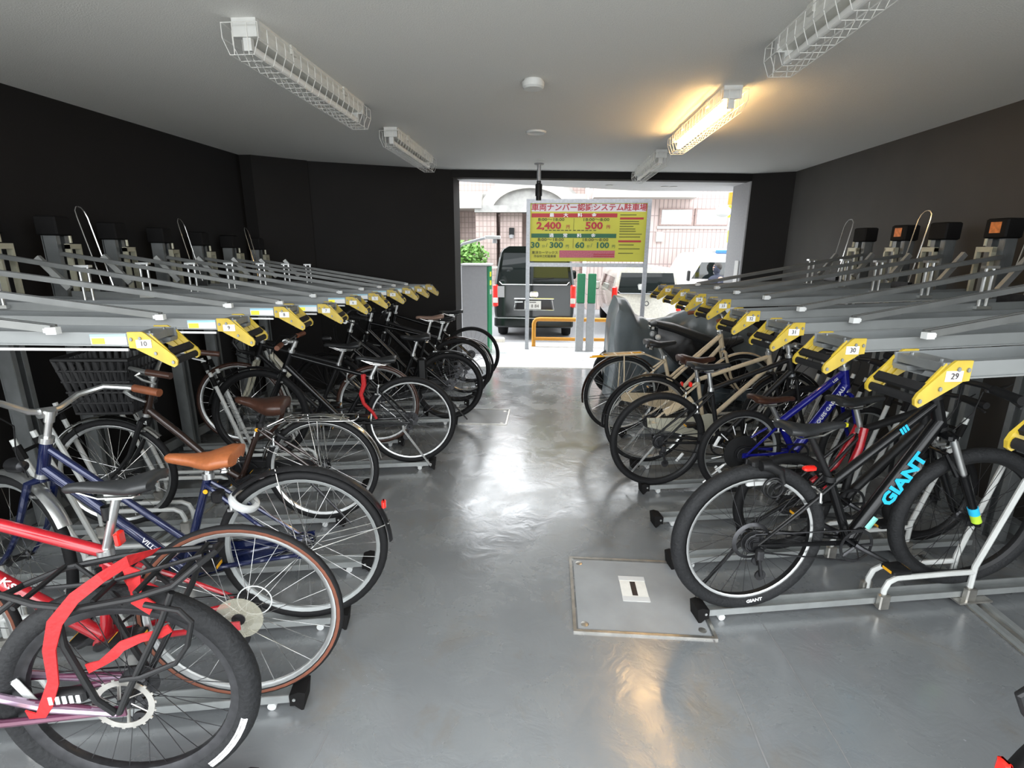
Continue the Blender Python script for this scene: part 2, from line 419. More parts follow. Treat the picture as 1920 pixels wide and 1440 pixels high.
# ------------------------------------------------------------------ upper bike racks (double-deck, slanted by TH)
RL = 1.668
NW = dict(zip(list(range(1, 11))+list(range(28, 37)), 'one two three four five six seven eight nine ten twenty-eight twenty-nine thirty thirty-one thirty-two thirty-three thirty-four thirty-five thirty-six'.split()))
_o = 'nearest second third fourth fifth sixth seventh eighth ninth'.split()
PW = {('left', 10-i): ('%s of the left row' % _o[i] if i == 0 else '%s from the near end of the left row' % _o[i]) for i in range(9)}
PW[('left', 1)] = 'last of the left row by the dark front wall'
PW.update({('right', 28+i): '%s from the near end of the right row' % _o[i] for i in range(1, 8)})
PW[('right', 28)] = 'cut by the right edge of the photo'; PW[('right', 36)] = 'last of the right row by the street'
_rk = {}
def rk(key, fn):
    if key not in _rk: _rk[key] = fn()
    return _rk[key]
def upper_rack(side, x, y, z, num, ztop, hoop, sticker):
    left = side == 'left'
    ns = -1 if left else 1                               # side of the tray that faces the viewer
    base = V((x, y, 0)) - EV*RL*(1 if left else -1)
    t = thing('upper_bike_rack', 'upper bike tray numbered %s, %s' % (NW[num], PW[(side, num)]), 'bike rack', base, TH if left else TH+pi, 'upper-deck bike trays')
    # column: open steel channel standing at the wall
    def col():
        m = MB(); w, d = .105, .07
        m.plate([(-.01, 0), (.0, 0), (.0, 1), (-.01, 1)], -w/2, w/2)
        for q in (-1, 1):
            m.box((d/2-.005, q*(w/2-.003), .5), (d, .006, 1)); m.box((d-.006, q*(w/2-.018), .5), (.005, .03, 1))
        m.box((.03, 0, .004), (.16, .16, .012))
        return m.mesh('column', 'galv')
    c = obj('column', rk('col', col), t); c.scale = (1, 1, ztop)
    def capm():
        m = MB(); m.rbox((.03, 0, .055), (.115, .13, .11), .008); return m.mesh('column_cap', 'cap_black')
    cp = obj('column_cap', rk('cap', capm), t, loc=(0, 0, ztop))
    if sticker: obj('sticker', rk('cst', lambda: MB().box((0, 0, 0), (.0016, .06, .06)).mesh('sticker', 'orange_sticker')), cp, loc=(.0885, 0, .06))
    def lf():
        m = MB()
        for q in (-1, 1): m.box((.115, q*.042, -.19), (.03, .012, .40))
        m.box((.115, 0, .0), (.03, .096, .028)); m.box((.09, 0, -.36), (.05, .07, .03))
        m.cyl((.115, -.012, .02), (.115, -.012, .06), .008, 8)
        return m.mesh('lift_frame', 'cream_steel')
    obj('lift_frame', rk('lf', lf), t, loc=(0, 0, ztop-.06))
    # tray: shallow channel with folded flanges, rising slightly to the wall
    zb = z+.045
    sl = (zb-z)/(RL-.1)
    def tray():
        m = MB(); w = .064; hgt = .040
        sec = [(-w-.004, hgt), (-w, hgt), (-w, .012), (-.026, .012), (-.020, .002), (.020, .002), (.026, .012), (w, .012), (w, hgt), (w+.004, hgt), (w+.004, .004), (w+.009, .004), (w+.009, .0), (-w-.009, .0), (-w-.009, .004), (-w-.004, .004)]
        m.loft([[V((a, q, h-.040+(RL-a)*sl)) for q, h in sec] for a in (.10, RL+.06)])
        return m.mesh('tray', 'rack_grey')
    obj('tray', rk(('tray', round(sl, 4)), tray), t, loc=(0, 0, z))
    # lift arm from a pivot on the tray to the column head
    u0, u1 = RL-.20, .10; za, zc = z+.012+(RL-u0)*sl, ztop-.10
    def arm():
        m = MB(); a = V((0, 0, 0)); b = V((u1-u0, 0, zc-za)); d = (b-a); q = d.length
        M = Matrix.Rotation(-atan2(d.z, d.x), 3, 'Y')
        for w in (-.010, .010): m.box((a+b)/2+V((0, w, 0)), (q, .009, .022), M)
        m.box((a+b)/2+V((0, 0, .002)), (q, .018, .012), M)
        return m.mesh('lift_arm', 'arm_grey')
    ay = ns*.082
    ob = obj('lift_arm', rk(('arm', round(zc-za, 3)), arm), t, loc=(u0, ay, za))
    pv = MB(); pv.box((.006, ns*.012, 0), (.028, .022, .020)); pv.box((-.012, ns*.008, 0), (.014, .016, .012))
    obj('pivot_cap', rk(('pv', ns), lambda: pv.mesh('pivot_cap', 'white_plastic')), t, loc=(u0, ay, za-.004))
    # struts between tray and arm near the wall, with a spring link
    def strut():
        m = MB()
        for q in (-.02, .02): m.cyl((q, 0, -.02), (q, 0, .17), .007, 8)
        m.box((0, 0, -.02), (.08, .03, .014)); m.box((0, 0, .17), (.07, .03, .012)); return m.mesh('strut', 'silver')
    obj('strut', rk('strut', strut), t, loc=(.52, ay*.9, z+(RL-.52)*sl))
    obj('link', rk('link', lambda: MB().box((0, 0, 0), (.20, .022, .03), Matrix.Rotation(.9, 3, 'Y')).mesh('link', 'silver')), t, loc=(.36, ay*.6, z+.13+(RL-.36)*sl))
    # yellow pull bracket at the aisle end
    def side_plate(q):
        m = MB(); m.plate([(-.012, .004), (.044, .004), (.056, -.002), (.155, -.072), (.164, -.086), (.160, -.100), (.147, -.106), (.130, -.100), (.030, -.056), (.010, -.046), (-.012, -.044)], -.0035, .0035)
        M = Matrix.Rotation(radians(41), 3, 'Y')
        for k in (-.020, 0, .020): m.box((.088+k*.7, -q*.0045, -.047+k*.75), (.085, .005, .006), M)
        return m.mesh('side_plate', 'yellow')
    br = obj('end_bracket', rk('ramp', lambda: MB().box((.03, 0, -.006), (.084, .132, .004)).box((.069, 0, -.016), (.004, .132, .020)).mesh('end_bracket', 'galv')), t, loc=(RL, 0, z), label='yellow pull bracket marked with the number %d' % num); br.scale = (.74, 1, 1)
    for q in (-1, 1):
        sp = obj('side_plate', rk(('sp', q), lambda: side_plate(q)), br, loc=(0, q*.0715, 0))
    def bolts():
        m = MB()
        for q in (-1, 1):
            for a, b in ((.0, -.018), (.034, -.016), (.147, -.090), (.085, -.062)): m.cyl((a, q*.069, b), (a, q*.0785, b), .0055, 8)
        for q in (-.04, .04): m.cyl((.05, q, -.006), (.05, q, .002), .005, 8)
        return m.mesh('bolts', 'galv')
    bo = obj('bolts', rk('bolts', bolts), br); bo['kind'] = 'stuff'
    obj('grip', rk('grip', lambda: MB().box((.132, 0, -.062), (.024, .136, .012), Matrix.Rotation(radians(41), 3, 'Y')).cyl((.128, -.066, -.066), (.128, .066, -.066), .010, 8).mesh('grip', 'rubber')), br)
    obj('roller', rk('roller', lambda: MB().cyl((.146, -.067, -.090), (.146, .067, -.090), .011, 10).mesh('roller', 'rubber')), br)
    obj('brace_rod', rk(('brod', round(sl, 4)), lambda: MB().cyl((RL-.02, ns*.062, -.052), (.25, ns*.062, -.060+(RL-.25)*sl), .0045, 6).mesh('brace_rod', 'sticker_white')), t, loc=(0, 0, z))
    np_ = obj('number_plate', rk('np', lambda: MB().box((0, 0, 0), (.058, .0016, .025)).mesh('number_plate', 'sticker_white')), br, loc=(.046, ns*.0760, -.032))
    M = T(.046, ns*.0782, -.032) @ (FRONT if ns < 0 else Matrix.Rotation(pi, 4, 'Z') @ FRONT)
    text(str(num), .021, 'ink_dark', 'number', br, M, sx=1.3)
    # information sticker on the tray side
    if left:
        st = obj('info_sticker', rk('is', lambda: MB().box((0, 0, 0), (.10, .001, .032)).mesh('info_sticker', 'sticker_white')), t, loc=(RL-.066, ns*.0688, z-.021+.066*sl))
        obj('sticker_heading', rk('isp', lambda: MB().box((0, 0, .012), (.10, .0016, .008)).mesh('sticker_heading', 'sticker_blue')), st)
        obj('sticker_mark', rk('ism', lambda: MB().box((-.029, 0, -.004), (.036, .0018, .018)).mesh('sticker_mark', 'yellow_hi')), st)
    if hoop:
        def hp():
            m = MB(); p = [(0, -.045, 0), (-.075, -.045, .42), (-.083, -.038, .455), (-.087, -.018, .475), (-.088, 0, .479), (-.087, .018, .475), (-.083, .038, .455), (-.075, .045, .42), (0, .045, 0)]
            m.tube(p, .0042, 6); return m.mesh('wheel_hoop', 'chrome')
        obj('wheel_hoop', rk('hp', hp), t, loc=(.27, 0, z+.0+(RL-.27)*sl))
        obj('hoop_foot', rk('hpf', lambda: MB().box((0, 0, .0), (.03, .13, .05)).mesh('hoop_foot', 'steel_dark')), t, loc=(.27, 0, z+.005+(RL-.27)*sl))
ly = [1.508, 1.93, 2.35, 2.80, 3.20, 3.61, 4.03, 4.46, 4.87, 5.30]
lz = [1.352, 1.338, 1.337, 1.304, 1.308, 1.297, 1.288, 1.274, 1.259, 1.244]
for i in range(10):
    upper_rack('left', -1.26, ly[i], lz[i], 10-i, 1.665-.038*max(0, ly[i]-3.2), i in (0, 2, 4, 6, 8), False)
ry = [.874, 1.295, 1.70, 2.09, 2.52, 2.92, 3.37, 3.76, 4.24]
rz_ = [1.36, 1.355, 1.338, 1.333, 1.328, 1.345, 1.337, 1.338, 1.33]
for i in range(9):
    upper_rack('right', .955, ry[i], rz_[i], 28+i, 1.675, i in (2, 4, 6, 8), i in (1, 3, 5, 7))
# cross beams tying the columns together
for nm, x0, ya, yb, lab in (('left', -2.94, .75, 5.06, 'long grey steel beam tying together the left rack columns'), ('right', 2.66, 1.1, 4.62, 'long grey steel beam tying together the right rack columns')):
    m = MB(); m.box((x0, (ya+yb)/2, 1.12), (.05, yb-ya+.12, .08)); m.box((x0, (ya+yb)/2, .10), (.05, yb-ya+.12, .07))
    for q in (ya+.3, yb-.3): m.box((x0, q, .034), (.04, .05, .068))
    tag(m.build('tie_beam', 'galv'), lab, 'beam')

# ------------------------------------------------------------------ lower racks: slanted floor rails with white wheel holders
def floor_rack(side, x, y, label, ulen=1.72, hold=True, start=0.0):
    left = side == 'left'
    t = thing('floor_bike_rack', label, 'bike rack', (x, y, 0), TH+pi if left else TH, 'sliding floor rails for bikes')
    # local +x runs from the aisle to the wall
    def rail():
        m = MB(); w, h = .034, .030
        sec = [(-w, h), (-w+.005, h), (-w+.005, .005), (w-.005, .005), (w-.005, h), (w, h), (w, 0), (-w, 0)]
        m.loft([[V((a, q, b+.032)) for q, b in sec] for a in (.02, ulen)]); return m.mesh('rail', 'alu')
    obj('rail', rk(('rail', ulen), rail), t)
    def endc():
        m = MB(); m.plate([(-.022, .072), (.002, .078), (.034, .066), (.034, .022), (.018, .022), (-.004, .0), (-.012, .002)], -.040, .040); return m.mesh('end_cap', 'cap_black')
    obj('end_cap', rk('endc', endc), t)
    obj('screw', rk('scr', lambda: MB().cyl((.018, -.043, .048), (.018, .043, .048), .006, 8).mesh('screw', 'silver')), t)
    def caster():
        m = MB()
        for q in (-.022, .022): m.cyl((.10, q-.009, .016), (.10, q+.009, .016), .0155, 12)
        m.box((.10, 0, .028), (.04, .05, .008)); return m.mesh('caster', 'white_plastic')
    obj('caster', rk('caster', caster), t)
    if hold:
        def hold_(q):
            m = MB()
            p = [(.86, q, .045), (.86, q, .11), (.875, q, .15), (.91, q, .168), (1.16, q, .172), (1.30, q, .172)]
            m.tube(p, .0125, 8)
            m.tube([(1.30, q, .05), (1.30, q, .20), (1.33, q*1.05, .30), (1.46, q*1.25, .74), (1.472, q*1.25, .785)], .0125, 8); return m.mesh('wheel_guide', 'white_tube')
        for q in (-.045, .045): obj('wheel_guide', rk(('hold', q), lambda: hold_(q)), t)
        def capj():
            m = MB()
            for q in (-.056, .056): m.cyl((1.445, q, .69), (1.464, q, .755), .0165, 8)
            m.box((1.454, 0, .722), (.012, .11, .012)); return m.mesh('guide_cap', 'cap_black')
        obj('guide_cap', rk('capj', capj), t)
        def clamp():
            m = MB()
            for q in (-.052, .052): m.rbox((0, q, .055), (.05, .03, .075), .005)
            m.box((0, 0, .03), (.05, .12, .008)); return m.mesh('clamp', 'steel_trim')
        for u in (.86, 1.30): obj('clamp', rk('clamp', clamp), t, loc=(u, 0, 0))
        obj('foot_plate', rk('fpl', lambda: MB().box((1.32, 0, .026), (.17, .15, .008)).mesh('foot_plate', 'steel_trim')), t)
    return t
lr = [(-.86, 1.11, 'floor rail under the purple bike with the red strap'), (-.86, 1.46, 'floor rail under the red road bike'), (-.86, 1.86, 'floor rail under the navy blue bike'),
      (-.89, 2.27, 'empty floor rail between navy blue bike and brown basket bike'), (-1.20, 2.69, 'short-reaching floor rail under the brown bike with basket'), (-1.20, 3.12, 'empty floor rail behind the brown basket bike'),
      (-.84, 3.54, 'floor rail under the black bike with red lock'), (-1.20, 3.98, 'floor rail under the dark bike with grey rims'), (-.85, 4.56, 'floor rail under the black bike beside the far hatch'),
      (-1.18, 4.78, 'empty short floor rail near far hatch, left row'), (-.83, 5.13, 'floor rail under the black bike with tan saddle'), (-.80, 5.50, 'floor rail under the second bike from front wall, left row'), (-.82, 5.88, 'last floor rail next to the dark front wall')]
for x, y, lab in lr: floor_rack('left', x, y, lab, hold=x < -1.1 or y < 4)
rr_ = [(.70, 2.02, 'nearest floor rail on the right under the black mountain bike'), (.67, 2.41, 'floor rail under the red small bike, right row'), (.67, 2.83, 'floor rail between red small bike and blue bike'),
       (.67, 3.26, 'floor rail under black hybrid bike, right row'), (.67, 3.66, 'floor rail under cream bike with black mudguards'), (.67, 4.34, 'farthest right floor rail under cream step-through bike')]
for x, y, lab in rr_: floor_rack('right', x, y, lab)
def track(x, y0, y1, label):
    t = thing('sliding_track', label, 'track', (x, (y0+y1)/2, 0))
    L = y1-y0
    for q in (-.035, .035): MB().box((q, 0, .011), (.028, L, .022)).build('track_bar', 'alu', t)
    MB().box((0, 0, .004), (.11, L, .006)).build('track_base', 'steel_trim', t)
track(2.03, -.6, 4.9, 'long aluminium sliding track on floor across right rails')
track(-2.16, .2, 5.1, 'long aluminium sliding track on floor across left rails')

# ------------------------------------------------------------------ bicycles
# local frame: +x forward, z up, origin on the ground under the rear axle; the drive side is -y
_wk = {}
def wmesh(key, fn):
    if key not in _wk: _wk[key] = fn()
    return _wk[key]
def wheel(t, name, cx, cz, r, tw, tire, rim, spoke, hubm, nsp=28, side=None, rimd=.014, disc=False, cass=False, reflect=None, dork=False, M=None, pins=False):
    def rimf():
        Ro = r-tw*1.55; Ri = Ro-rimd; w = tw*.62
        return MB().lathe((0, 0, 0), [(Ro, -w), (Ro-.004, -w-.001), (Ri, -w*.55), (Ri-.003, 0), (Ri, w*.55), (Ro-.004, w+.001), (Ro, w), (Ro-.006, 0)], 'y', 52, closed=True).mesh('wheel_rim', rim)
    B = T(cx, 0, cz)
    if M is not None: B = M @ B
    wobj = obj(name, wmesh(('rim', r, tw, rim, rimd), rimf), t, mat4=B)
    obj('tire', wmesh(('tire', r, tw, tire), lambda: MB().torus((0, 0, 0), r-tw, tw, 52, 12, 1.0).mesh('tire', tire)), wobj)
    if side:
        obj('tire_sidewall', wmesh(('sw', r, tw, side), lambda: [m := MB(), [m.lathe((0, 0, 0), [(r-tw*1.5, q*tw*.88), (r-tw*1.15, q*tw*1.02), (r-tw*.75, q*tw*.98), (r-tw*.72, q*tw*.90)], 'y', 52) for q in (-1, 1)]][0].mesh('tire_sidewall', side)), wobj)
    def sp():
        m = MB(); Rr = r-tw*1.55-rimd
        for i in range(nsp):
            a = 2*pi*i/nsp; q = 1 if i % 2 else -1; k = .55 if (i//2) % 2 else -.55
            m.cyl((.020*cos(a+k*2.2), q*.028, .020*sin(a+k*2.2)), (Rr*cos(a), q*.003, Rr*sin(a)), .0011, 4)
        return m.mesh('spokes', spoke)
    obj('spokes', wmesh(('sp', r, tw, nsp, spoke, rimd), sp), wobj)
    def hub():
        return MB().lathe((0, 0, 0), [(.001, -.062), (.006, -.062), (.009, -.050), (.009, -.036), (.022, -.034), (.022, -.028), (.014, -.022), (.014, .022), (.022, .028), (.022, .034), (.009, .036), (.009, .050), (.006, .062), (.001, .062)], 'y', 16).mesh('hub', hubm)
    obj('hub', wmesh(('hub', hubm), hub), wobj)
    if disc:
        def dsc():
            m = MB(); m.lathe((0, 0, 0), [(.062, .040), (.078, .040), (.078, .0425), (.062, .0425)], 'y', 36, closed=True)
            for i in range(6):
                a = i*pi/3; m.tube([(.018*cos(a), .041, .018*sin(a)), (.062*cos(a+.5), .041, .062*sin(a+.5))], .0045, 5, flat=.4)
            for i in range(18):
                a = i*pi/9; m.box((.078*cos(a), .041, .078*sin(a)), (.009, .002, .008), Matrix.Rotation(-a, 3, 'Y'))
            return m.mesh('disc_rotor', 'steel_trim')
        obj('disc_rotor', wmesh('disc', dsc), wobj)
    if cass:
        def cs():
            m = MB()
            for k in range(6):
                R = .052-.006*k; y = -.034-.0045*k
                m.lathe((0, 0, 0), [(.012, y), (R, y), (R, y-.0022), (.012, y-.0022)], 'y', 28, closed=True)
            return m.mesh('sprockets', 'steel_dark')
        obj('sprockets', wmesh('cass', cs), wobj)
    if dork: obj('spoke_protector', wmesh('dork', lambda: MB().lathe((0, 0, 0), [(.018, .030), (.075, .024), (.078, .026), (.018, .032)], 'y', 30, closed=True).mesh('spoke_protector', 'clear_disc')), wobj)
    if reflect:
        for a in reflect:
            R = (r-tw*1.55)*.72; m = MB(); m.rbox((0, 0, 0), (.02, .012, .075), .004)
            obj('reflector', m.mesh('reflector', 'white_plastic'), wobj, mat4=T(R*cos(a), 0, R*sin(a)) @ Matrix.Rotation(-a, 4, 'Y'))
    if pins:
        for k in range(9):
            a = radians(60+k*26); R = (r-tw*1.55)*.66
            obj('spoke_reflector', wmesh('pin', lambda: MB().cyl((-.032, 0, 0), (.032, 0, 0), .0028, 6).mesh('spoke_reflector', 'ink_white')), wobj, mat4=T(R*cos(a), -.012, R*sin(a)) @ Matrix.Rotation(-a, 4, 'Y'))
    return wobj
def fender(t, name, cx, cz, R, a0, a1, w, m, M=None, stays=None, staym='chrome', flare=0):
    mb = MB(); n = max(8, int(abs(a1-a0)/6)); rings = []
    for i in range(n+1):
        a = radians(a0+(a1-a0)*i/n); d = V((cos(a), 0, sin(a))); e = []
        for k in range(7):
            b = -1+2*k/6; e.append(d*(R+.010*(1-b*b)) + V((0, b*w/2, 0)))
        for k in range(6, -1, -1):
            b = -1+2*k/6; e.append(d*(R-.0025+.010*(1-b*b)) + V((0, b*w/2*.97, 0)))
        rings.append(e)
    mb.loft(rings)
    B = T(cx, 0, cz)
    if M is not None: B = M @ B
    f = obj(name, mb.mesh(name, m), t, mat4=B)
    if stays:
        s = MB()
        for a in stays:
            for q in (-1, 1): s.tube([(0, q*.058, 0), (R*.9*cos(radians(a)), q*w*.55, R*.9*sin(radians(a))), ((R+.012)*cos(radians(a)), q*w*.25, (R+.012)*sin(radians(a)))], .0024, 5)
        obj('fender_stay', s.mesh('fender_stay', staym), f)
    return f
def saddle_mesh(kind, m):
    # sections along x: (x, half width, top z, thickness)
    S = {'sport': [(-.135, .045, .012, .03), (-.13, .066, .018, .045), (-.10, .072, .016, .048), (-.06, .062, .006, .045), (-.02, .040, -.002, .040), (.04, .026, -.002, .034), (.10, .021, .002, .030), (.135, .018, .000, .030), (.145, .010, -.006, .018)],
         'city': [(-.125, .05, .006, .05), (-.118, .088, .016, .062), (-.08, .098, .016, .066), (-.04, .090, .004, .064), (0, .062, -.006, .055), (.05, .036, -.006, .046), (.10, .027, -.002, .04), (.135, .022, .0, .034), (.145, .012, -.006, .02)],
         'spring': [(-.12, .06, .0, .06), (-.112, .098, .012, .085), (-.07, .105, .014, .095), (-.03, .092, .006, .092), (.01, .065, .0, .078), (.06, .040, .002, .055), (.11, .030, .006, .042), (.14, .022, .006, .036), (.15, .012, .0, .02)]}[kind]
    mb = MB(); rings = []
    for x, w, z, th in S:
        e = []
        for k in range(14):
            a = 2*pi*k/14; c, s_ = cos(a), sin(a)
            yy = w*(abs(c)**.75)*(1 if c >= 0 else -1); zz = (th*.38*s_ if s_ > 0 else th*.62*s_*(.35 if abs(c) < .5 else 1))
            e.append(V((x, yy, z-th*.35+zz - .10*yy*yy/ max(w, .02)*.4)))
        rings.append(e)
    return mb.loft(rings).mesh('saddle', m, 60)
def two(p): return V((p[0], 0, p[1]))
def lerp(a, b, k): return (a[0]+(b[0]-a[0])*k, a[1]+(b[1]-a[1])*k)
def bike(label, side, ex, ey, s_hub, S, group='parked bicycles', lift=.052, pitch=0.0, lean=0.0, turn=0.0):
    left = side == 'left'
    p = V((ex, ey, lift)) + EV*s_hub
    t = thing('bicycle', label, 'bicycle', p, 0, group)
    t.rotation_euler = (lean, -pitch, (TH+pi if left else TH)+turn); t.rotation_mode = 'XYZ'
    g = lambda k, d=None: S.get(k, d)
    r, rf = S['r'], g('rf', S['r']); tw = g('tw', .019); fr = S['frame']; fm = g('fork', fr)
    bb, st, ht, hb, fh = S['bb'], S['st'], S['ht'], S['hb'], S['fh']
    rt = g('rt', .016); rd = g('rd', rt*1.15)
    rh = (0, r); nn = 12
    # front-end steering about the head axis
    M = None
    if g('steer'):
        ax = two(ht)-two(hb); M = T(*two(hb)) @ Matrix.Rotation(radians(S['steer']), 4, ax.normalized()) @ T(*(-two(hb)))
    put = lambda name, mb, m, par=t, front=False, lab=None: obj(name, mb.mesh(name, m), par, mat4=(M if front and M is not None else None), label=lab)
    # frame
    f = MB()
    ctop = g('cluster', st)
    f.cyl(two(bb), two(st), rt*.95, nn); f.cyl(two(hb), two(ht), rt*1.25, nn)
    sty = g('style', 'diamond')
    k1, k2 = lerp(hb, ht, .82), lerp(hb, ht, .2)
    if sty == 'diamond':
        f.tube([two(k1), two(lerp(k1, ctop, .5))+V((0, 0, g('ttbow', 0))), two(ctop)], rt, nn); f.tube([two(k2), two(lerp(k2, bb, .5))+V((0, 0, -g('dtbow', 0))), two(bb)], rd, nn)
    elif sty == 'mixte':
        f.cyl(two(k1), two(lerp(bb, st, g('mj', .35))), rt*.85, nn); f.cyl(two(k2), two(bb), rd, nn)
    elif sty == 'twin':
        for q in (-.035, .035): f.cyl(two(k1)+V((0, q*.4, 0)), two(lerp(bb, st, .45))+V((0, q, 0)), rt*.75, nn)
        f.cyl(two(k2), two(bb), rd, nn)
    elif sty == 'loop':
        a, b = two(k2), two(bb); f.tube([a, a.lerp(b, .3)+V((-.02, 0, -.03)), a.lerp(b, .65)+V((-.015, 0, -.05)), b], rd*1.15, nn)
    f.cyl(two(bb)+V((0, -.036, 0)), two(bb)+V((0, .036, 0)), .022, 14)
    sst = lerp(bb, st, g('ssk', .93))
    for q in (-1, 1):
        f.tube([two(bb)+V((-.02, q*.022, 0)), two(bb)*.6+V((0, q*.040, r*.4)), V((.01, q*.062, r))], [.0115, .0105, .008], 8)
        f.tube([two(sst)+V((0, q*.016, 0)), two(sst)*.55+V((0, q*.042, r*.45)), V((.006, q*.062, r))], [.0085, .0085, .007], 8)
        f.box((.0, q*.063, r), (.035, .006, .03))
    frame = put('frame', f, fr)
    if g('accent'):      # pale highlight tube over the frame
        pass
    # fork
    k = MB(); ax = (two(ht)-two(hb)).normalized()
    crown = two(hb)-ax*.03
    if g('susp'):
        put('fork_crown', MB().rbox(crown, (.045, .15, .036), .01), fm, front=True)
        for q in (-1, 1): k.cyl(crown+V((0, q*.062, 0)), crown.lerp(two(fh), .5)+V((0, q*.062, 0)), .014, 10)
        put('fork', k, 'silver', front=True)
        k = MB()
        for q in (-1, 1):
            a = crown.lerp(two(fh), .40)+V((0, q*.062, 0)); b = two(fh)+V((0, q*.062, 0)); k.tube([a, a.lerp(b, .06), a.lerp(b, .9), b], [.021, .019, .017, .013], 10)
        k.tube([crown.lerp(two(fh), .42)+V((-.03, -.062, 0)), crown.lerp(two(fh), .2)+V((-.03, -.04, 0)), crown.lerp(two(fh), .2)+V((-.03, .04, 0)), crown.lerp(two(fh), .42)+V((-.03, .062, 0))], .011, 8)
        put('fork_lowers', k, fm, front=True)
        for q in (-1,):
            a = crown.lerp(two(fh), .78)+V((0, q*.062, 0)); b = crown.lerp(two(fh), .86)+V((0, q*.062, 0)); c = crown.lerp(two(fh), .95)+V((0, q*.062, 0))
            if g('fork_decal'): put('fork_decal', MB().cyl(a, b, .0205, 12), S['fork_decal'][0], front=True); put('fork_decal', MB().cyl(b, c, .0195, 12), S['fork_decal'][1], front=True)
    else:
        k.tube([two(hb)-ax*.01, crown], .018, 10)
        for q in (-1, 1):
            rake = g('rake', .03)
            a = crown+V((0, q*.045, 0)); b = two(fh)+V((0, q*.054, 0)); mid = a.lerp(b, .6)+V((-rake*.6, 0, 0))
            k.tube([crown+V((0, q*.012, .004)), a, a.lerp(mid, .5), mid, mid.lerp(b, .6)+V((-rake*.15, 0, 0)), b], [.014, .0135, .013, .012, .010, .008], 8)
        put('fork', k, fm, front=True)
    # wheels
    wheel(t, 'rear_wheel', 0, r, r, tw, g('tire', 'rubber'), g('rim', 'silver'), g('spoke', 'chrome'), g('hubm', 'steel_dark'), g('nsp', 28), g('sidewall'), g('rimd', .014), g('disc', False), g('cass', True), g('reflect'), g('dork', False), pins=g('pins', False))
    wheel(t, 'front_wheel', fh[0], fh[1], rf, g('twf', tw), g('tire', 'rubber'), g('rim', 'silver'), g('spoke', 'chrome'), g('hubm', 'steel_dark'), g('nsp', 28), g('sidewall'), g('rimd', .014), g('disc', False), False, None, M=M)
    # headset, stem, bar
    stem = S['stem']
    h = MB(); h.cyl(two(ht)-ax*.004, two(ht)+ax*.018, rt*1.45, 14); h.cyl(two(ht), two(lerp(ht, stem, 1.0)), .0125, 10)
    reach = g('reach', .06); bc = two(stem)+V((reach, 0, g('rise', .0)))
    h.cyl(two(stem)-ax*.035, two(stem)+ax*.01, .017, 12); h.cyl(two(stem), bc, .0145, 10); h.cyl(bc+V((0, -.025, 0)), bc+V((0, .025, 0)), .020, 12)
    put('headset_cup', MB().cyl(two(hb)+ax*.004, two(hb)-ax*.014, rt*1.4, 14), g('stemm', 'silver'), front=True)
    put('stem', h, g('stemm', 'silver'), front=True)
    bt = g('bar', 'flat'); bm = g('barm', 'black_satin'); hbm = MB(); gp = []; lvs = []
    for q in (-1, 1):
        w = g('barw', .29)
        if bt == 'flat': P = [bc, bc+V((0, q*.06, 0)), bc+V((-.01, q*w*.5, .012)), bc+V((-.035, q*w, .012))]; G = (bc+V((-.022, q*(w-.12), .012)), bc+V((-.035, q*(w+.005), .012)))
        elif bt == 'city': P = [bc, bc+V((.01, q*.05, .01)), bc+V((.02, q*.12, .05)), bc+V((-.01, q*.20, .075)), bc+V((-.09, q*.245, .07)), bc+V((-.21, q*.265, .055))]; G = (bc+V((-.11, q*.25, .068)), bc+V((-.225, q*.268, .053)))
        else: P = [bc, bc+V((0, q*.14, 0)), bc+V((.02, q*.19, 0)), bc+V((.08, q*.205, -.005)), bc+V((.10, q*.21, -.05)), bc+V((.06, q*.215, -.11)), bc+V((-.04, q*.22, -.125))]; G = (bc+V((.03, q*.21, -.118)), bc+V((-.045, q*.22, -.126)))
        hbm.tube(P, .0115, 8); gp.append(G)
        a, b = G; d = (b-a).normalized()
        lv = MB(); lvs.append(lv); lv.tube([a-d*.03+V((.0, 0, -.01)), a-d*.02+V((.035, 0, -.02)), a+d*.03+V((.052, 0, -.035)), a+d*.085+V((.045, 0, -.045))], [.010, .008, .006, .005], 6)
    hobj = put('handlebar', hbm, bm, front=True)
    for a, b in gp: obj('grip', MB().cyl(a, b, .0165, 10).mesh('grip', g('gripm', 'rubber')), hobj)
    for lv in lvs: obj('brake_lever', lv.mesh('brake_lever', g('leverm', 'steel_dark')), hobj)
    cb = MB()
    for q, e in ((-1, fh), (1, (0.1, r*1.9))):
        a = gp[0][0] if q < 0 else gp[1][0]; dn = two(hb)+V((.03, q*.03, -.01))
        cb.tube([a+V((.02, 0, -.01)), a+V((.11, -q*.04, .005)), bc+V((.10, q*.05, -.05)), dn.lerp(bc, .35)+V((.07, q*.02, 0)), dn], .0026, 5)
    put('brake_cable', cb, g('cablem', 'rubber'), front=True)
    # brakes
    if not g('disc', False):
        for e, rr, nm, fr_ in (((crown.x+.012, crown.z-.005), 0, 'front_brake', True), (None, 0, 'rear_brake', False)):
            m = MB()
            if e: c = V((e[0]+.012, 0, e[1]-.012))
            else:
                d = two(sst)-V((0, 0, r)); c = V((0, 0, r))+d.normalized()*(r+.012)+V((-.012, 0, 0))
            for q in (-1, 1): m.tube([c+V((0, q*.006, .012)), c+V((0, q*.034, .006)), c+V((-.0, q*.036, -.034)), c+V((0, q*.022, -.045))], .006, 6); m.box(c+V((0, q*.017, -.045)), (.045, .009, .011))
            put(nm, m, g('brakem', 'silver'), front=fr_)
    # seatpost + saddle
    sd = S['sad']; pb = two(st); 
